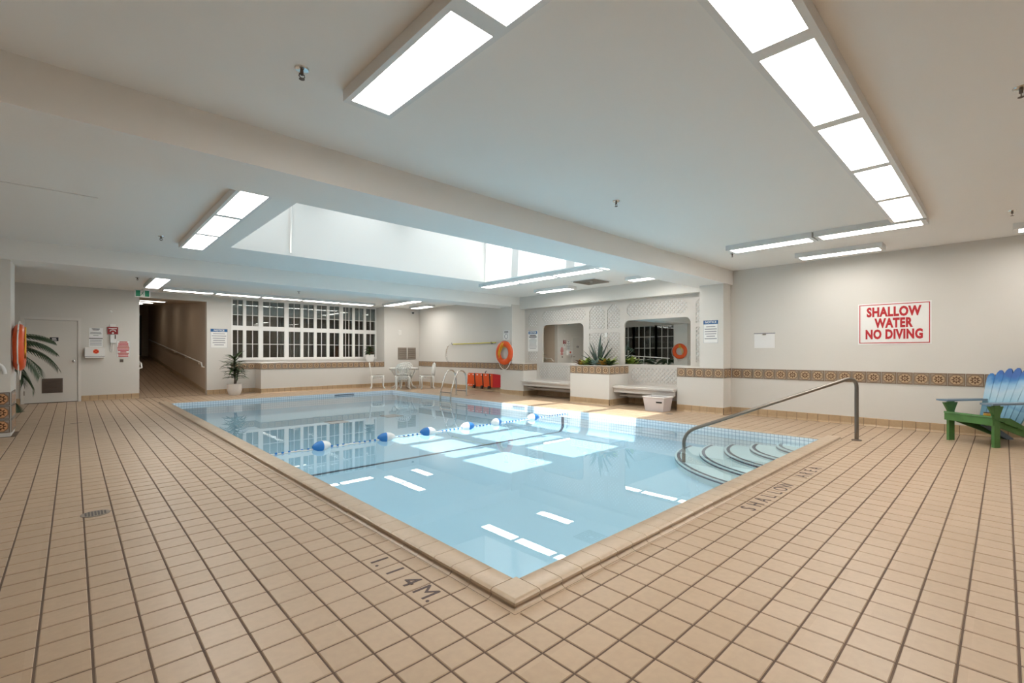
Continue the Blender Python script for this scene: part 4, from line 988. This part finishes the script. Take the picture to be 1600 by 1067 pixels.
for a in (((7.62, 5.42, .86), 'lime', 1.25, 22, 'pale lime succulent rosette beside the agave base'), ((7.60, 5.62, .86), 'rust', 1.0, 18, 'dark reddish spiky bromeliad at the planter corner'), ((7.56, 5.10, .86), 'bluegr', 1.15, 24, 'blue grey echeveria rosette in front of the agave'), ((7.58, 4.90, .86), 'ochre', 1.05, 22, 'amber yellow succulent in the planter'), ((7.74, 4.86, .86), 'lime', 1.5, 20, 'bright green succulent near the planter end'), ((7.58, 5.28, .86), 'leaf', 1.0, 18, 'dark green leafy succulent left of the echeveria'), ((7.60, 4.76, .86), 'leaf', 1.1, 18, 'dark green trailing plant at the planter end'), ((7.53, 5.52, .86), 'ochre', .75, 16, 'small rusty orange succulent at the planter front')):
    rosette(a[0], M[a[1]], a[2], a[3], a[4])

# ------------------------------------------------------------------ white garden table and chairs
def white_chair(label, loc, rz):
    t = thing('garden_chair', label, 'chair', loc, rz)      # faces +x
    for sx in (-1, 1):
        for sy in (-1, 1):
            b_ = (sx*.17, sy*.18)
            p = [(b_[0], b_[1], .42), (b_[0]*1.16, b_[1]*1.16, .36), (b_[0]*1.12, b_[1]*1.12, .2), (b_[0]*1.1, b_[1]*1.1, .08), (b_[0]*1.28, b_[1]*1.28, .015), (b_[0]*1.38, b_[1]*1.38, .01)]
            MB().tube(p, [.034, .036, .024, .019, .022, .015], 8).build('leg', M['white'], t, True)
    MB().tube([(.22*math.cos(a), .23*math.sin(a), .42) for a in [2*PI*k/24 for k in range(24)]], .024, 6, True).build('seat_rim', M['white'], t, True)
    ap = MB()
    for k in range(16):
        a = 2*PI*k/16
        for q in (.2, -.2): ap.tube([(.22*math.cos(a), .23*math.sin(a), .42), (.22*math.cos(a+q), .23*math.sin(a+q), .35)], .011, 5)
    ap.tube([(.22*math.cos(a), .23*math.sin(a), .345) for a in [2*PI*k/24 for k in range(24)]], .012, 5, True)
    ap.build('seat_apron', M['white'], t)
    MB().lathe([(0, .41), (.205, .41), (.21, .43), (.2, .45), (0, .455)], 20).build('cushion', M['cushion'], t, 'auto')
    bk = MB(); H = .40
    def bp(u, h): return (-.21-.05*h/H-.0, u, .44+h)
    bk.tube([bp(-.20, 0), bp(-.23, .18), bp(-.235, .30), bp(-.16, .385), bp(0, .42), bp(.16, .385), bp(.235, .30), bp(.23, .18), bp(.20, 0)], .020, 6)
    bk.tube([bp(-.225, .24), bp(-.12, .31), bp(0, .33), bp(.12, .31), bp(.225, .24)], .016, 5)
    bk.tube([bp(-.21, .06), bp(0, .10), bp(.21, .06)], .016, 5)
    for u in (-.15, -.09, -.03, .03, .09, .15): bk.tube([bp(u*.55, .0), bp(u*.8, .15), bp(u*1.15, .38)], .014, 5)
    for u in (-.12, -.04, .04, .12): bk.tube([bp(u, .2), bp(u+.03, .24), bp(u, .28), bp(u-.03, .24), bp(u, .2)], .013, 5)
    bk.build('backrest', M['white'], t, True)
tb = thing('garden_table', 'round white ornate metal garden table in the alcove corner', 'table', (6.78, 12.62, 0))
MB().lathe([(0, .665), (.47, .665), (.50, .672), (.50, .685), (.47, .695), (0, .695)], 40).build('table_top', M['white'], tb, 'auto')
MB().tube([(.46*math.cos(a), .46*math.sin(a), .63) for a in [2*PI*k/36 for k in range(36)]], .008, 5, True).build('skirt_ring', M['white'], tb, True)
for k in range(4):
    a = PI/4+k*PI/2; c_, s_ = math.cos(a), math.sin(a)
    MB().tube([(.36*c_, .36*s_, .665), (.40*c_, .40*s_, .58), (.30*c_, .30*s_, .40), (.24*c_, .24*s_, .25), (.30*c_, .30*s_, .08), (.40*c_, .40*s_, .015), (.44*c_, .44*s_, .015)], [.03, .034, .026, .022, .024, .02, .015], 8).build('leg', M['white'], tb, True)
sk_ = MB()
for k in range(40):
    a = 2*PI*k/40; sk_.tube([(.48*math.cos(a), .48*math.sin(a), .668), (.47*math.cos(a+.08), .47*math.sin(a+.08), .63), (.48*math.cos(a+.157), .48*math.sin(a+.157), .668)], .007, 5)
sk_.build('skirt_lace', M['white'], tb)
MB().tube([(.25*math.cos(a), .25*math.sin(a), .28) for a in [2*PI*k/24 for k in range(24)]], .010, 5, True).build('brace_ring', M['white'], tb, True)
white_chair('white ornate garden chair by the window ledge with its back to the ledge', (6.05, 13.10, 0), -.45)
white_chair('white ornate garden chair on the pool side of the round table', (6.42, 12.08, 0), 1.15)
white_chair('white ornate garden chair in the corner behind the round table', (7.15, 13.12, 0), -2.1)
white_chair('white ornate garden chair standing apart nearest the pool ladder', (7.2, 11.85, 0), 2.75)

# ------------------------------------------------------------------ adirondack chair
ad = thing('adirondack_chair', 'green adirondack chair with painted blue sky backrest by the right wall', 'chair', (7.38, -1.44, 0), 2.53)   # faces local +x
def board(nm, mat, c, ax, ay, az, par=ad): return MB().obox(c, ax, ay, az).build(nm, mat, par)
for s in (-1, 1):
    y = s*.265
    board('front_leg', M['adg'], (.30, y, .27), (.045, 0, 0), (0, .016, 0), (0, 0, .27))
    slab2 = MB().prism([(.36, .30), (.36, .38), (.05, .36), (-.62, .03), (-.62, -.0+.0), (-.50, .0), (.28, .27)], 1, y-s*.034-.014, y-s*.034+.014); slab2.build('side_rail', M['adg'], ad)
    ga = MB().prism([(.255, .52), (.255, .40), (.20, .52)], 1, y-.014, y+.014); ga.build('arm_bracket', M['adg'], ad)
    MB().prism([(.255+.09, .52), (.255+.09, .40), (.42, .52)], 1, y-.014, y+.014).build('arm_bracket', M['adg'], ad)
    MB().prism([(.44, y-.075), (.46, y-.02), (.44, y+.075), (-.36, y+.045), (-.36, y-.045)], 2, .54, .562).build('arm', M['bluearm'], ad)
for k in range(5):
    x = .34-k*.098; z = .375-.034*k
    MB().obox((x, 0, z), (.045, 0, .014), (0, .285, 0), (-.003, 0, .011)).build('seat_slat', M['adg'], ad)
board('front_apron', M['adg'], (.365, 0, .33), (.012, 0, 0), (0, .285, 0), (0, 0, .05))
for k in range(7):
    u = (k-3)/3; tilt = .42; hgt = .80-.09*u*u
    base = Vector((-.12, u*.20, .26)); topp = base+Vector((-math.sin(tilt)*hgt, u*.085, math.cos(tilt)*hgt))
    d = (topp-base); c = (base+topp)/2; dn = d.normalized(); n_ = Vector((math.cos(tilt), 0, math.sin(tilt))); sdv = dn.cross(n_).normalized()
    mb = MB(); wd0, wd1 = .030, .045; nn = 6; vv = []
    pts2 = [(-wd0, 0), (wd0, 0), (wd1, .90), (wd1*.75, .96), (wd1*.3, 1.0), (-wd1*.3, 1.0), (-wd1*.75, .96), (-wd1, .90)]
    for off in (-.01, .01):
        for a_, t_ in pts2: vv.append(base+d*t_+sdv*a_+n_*off)
    m_ = len(pts2); mb.add(vv, [tuple(range(m_)), tuple(range(2*m_-1, m_-1, -1))]+[((i+1) % m_, i, m_+i, m_+(i+1) % m_) for i in range(m_)])
    mb.build('back_slat', M['adb'], ad)
board('back_rail', M['bluearm'], (-.36, 0, .50), (.02, 0, .01), (0, .30, 0), (-.006, 0, .03)); board('back_rail', M['adg'], (-.13, 0, .235), (.015, 0, 0), (0, .25, 0), (0, 0, .03))
MB().prism([(-.62, .0), (-.50, .0), (-.10, .20), (-.14, .28)], 1, -.20, -.17).build('rear_support', M['bluearm'], ad); MB().prism([(-.62, .0), (-.50, .0), (-.10, .20), (-.14, .28)], 1, .17, .20).build('rear_support', M['bluearm'], ad)
pa = MB().box(-.07, .07, -.05, .05, 0, .002); o = pa.build('paper_slip', M['paper'], None, False, (7.20, -1.30, .372)); o.rotation_euler = (.07, .09, .9); tag(o, 'white slip of paper lying on the green chair seat', 'paper')
cj = thing('candle_jar', 'small amber jar standing on the chair seat', 'jar', (7.36, -1.40, .318)); MB().lathe([(0, 0), (.035, 0), (.038, .02), (.036, .07), (.030, .075), (0, .075)], 16).build('jar', M['gold'], cj, 'auto'); MB().lathe([(0, .075), (.033, .075), (.033, .09), (0, .092)], 16).build('lid', M['brown'], cj)

# ------------------------------------------------------------------ handrail on the left column and ramp rail by the windows
lr = thing('column_handrail', 'white handrail with a bent end fixed to the left column', 'handrail', (-2.5, 8.15, 0))
MB().tube([(-1.0, -.02, 1.12), (.18, -.02, 1.06)]+bez((.18, -.02, 1.06), (.30, -.02, 1.05), (.31, -.02, .90), 6)[1:], .024, 10).build('rail', M['wplast'], lr, 'auto')
MB().tube([(.05, .05, 1.0), (.05, -.02, 1.0), (.05, -.02, 1.06)], .01, 6).build('bracket', M['wplast'], lr)
rr_ = thing('ramp_handrail', 'white rail on posts along the left wall windows', 'handrail', (-2.2, 9.2, 0))
MB().tube([(-.2, 0, .95), (-.2, 3.9, 1.15)], .022, 8).build('rail', M['wplast'], rr_, 'auto')
for y in (.1, 1.35, 2.6, 3.85): MB().tube([(-.2, y, 0), (-.2, y, .95+.05*y)], .018, 8).build('post', M['wplast'], rr_)
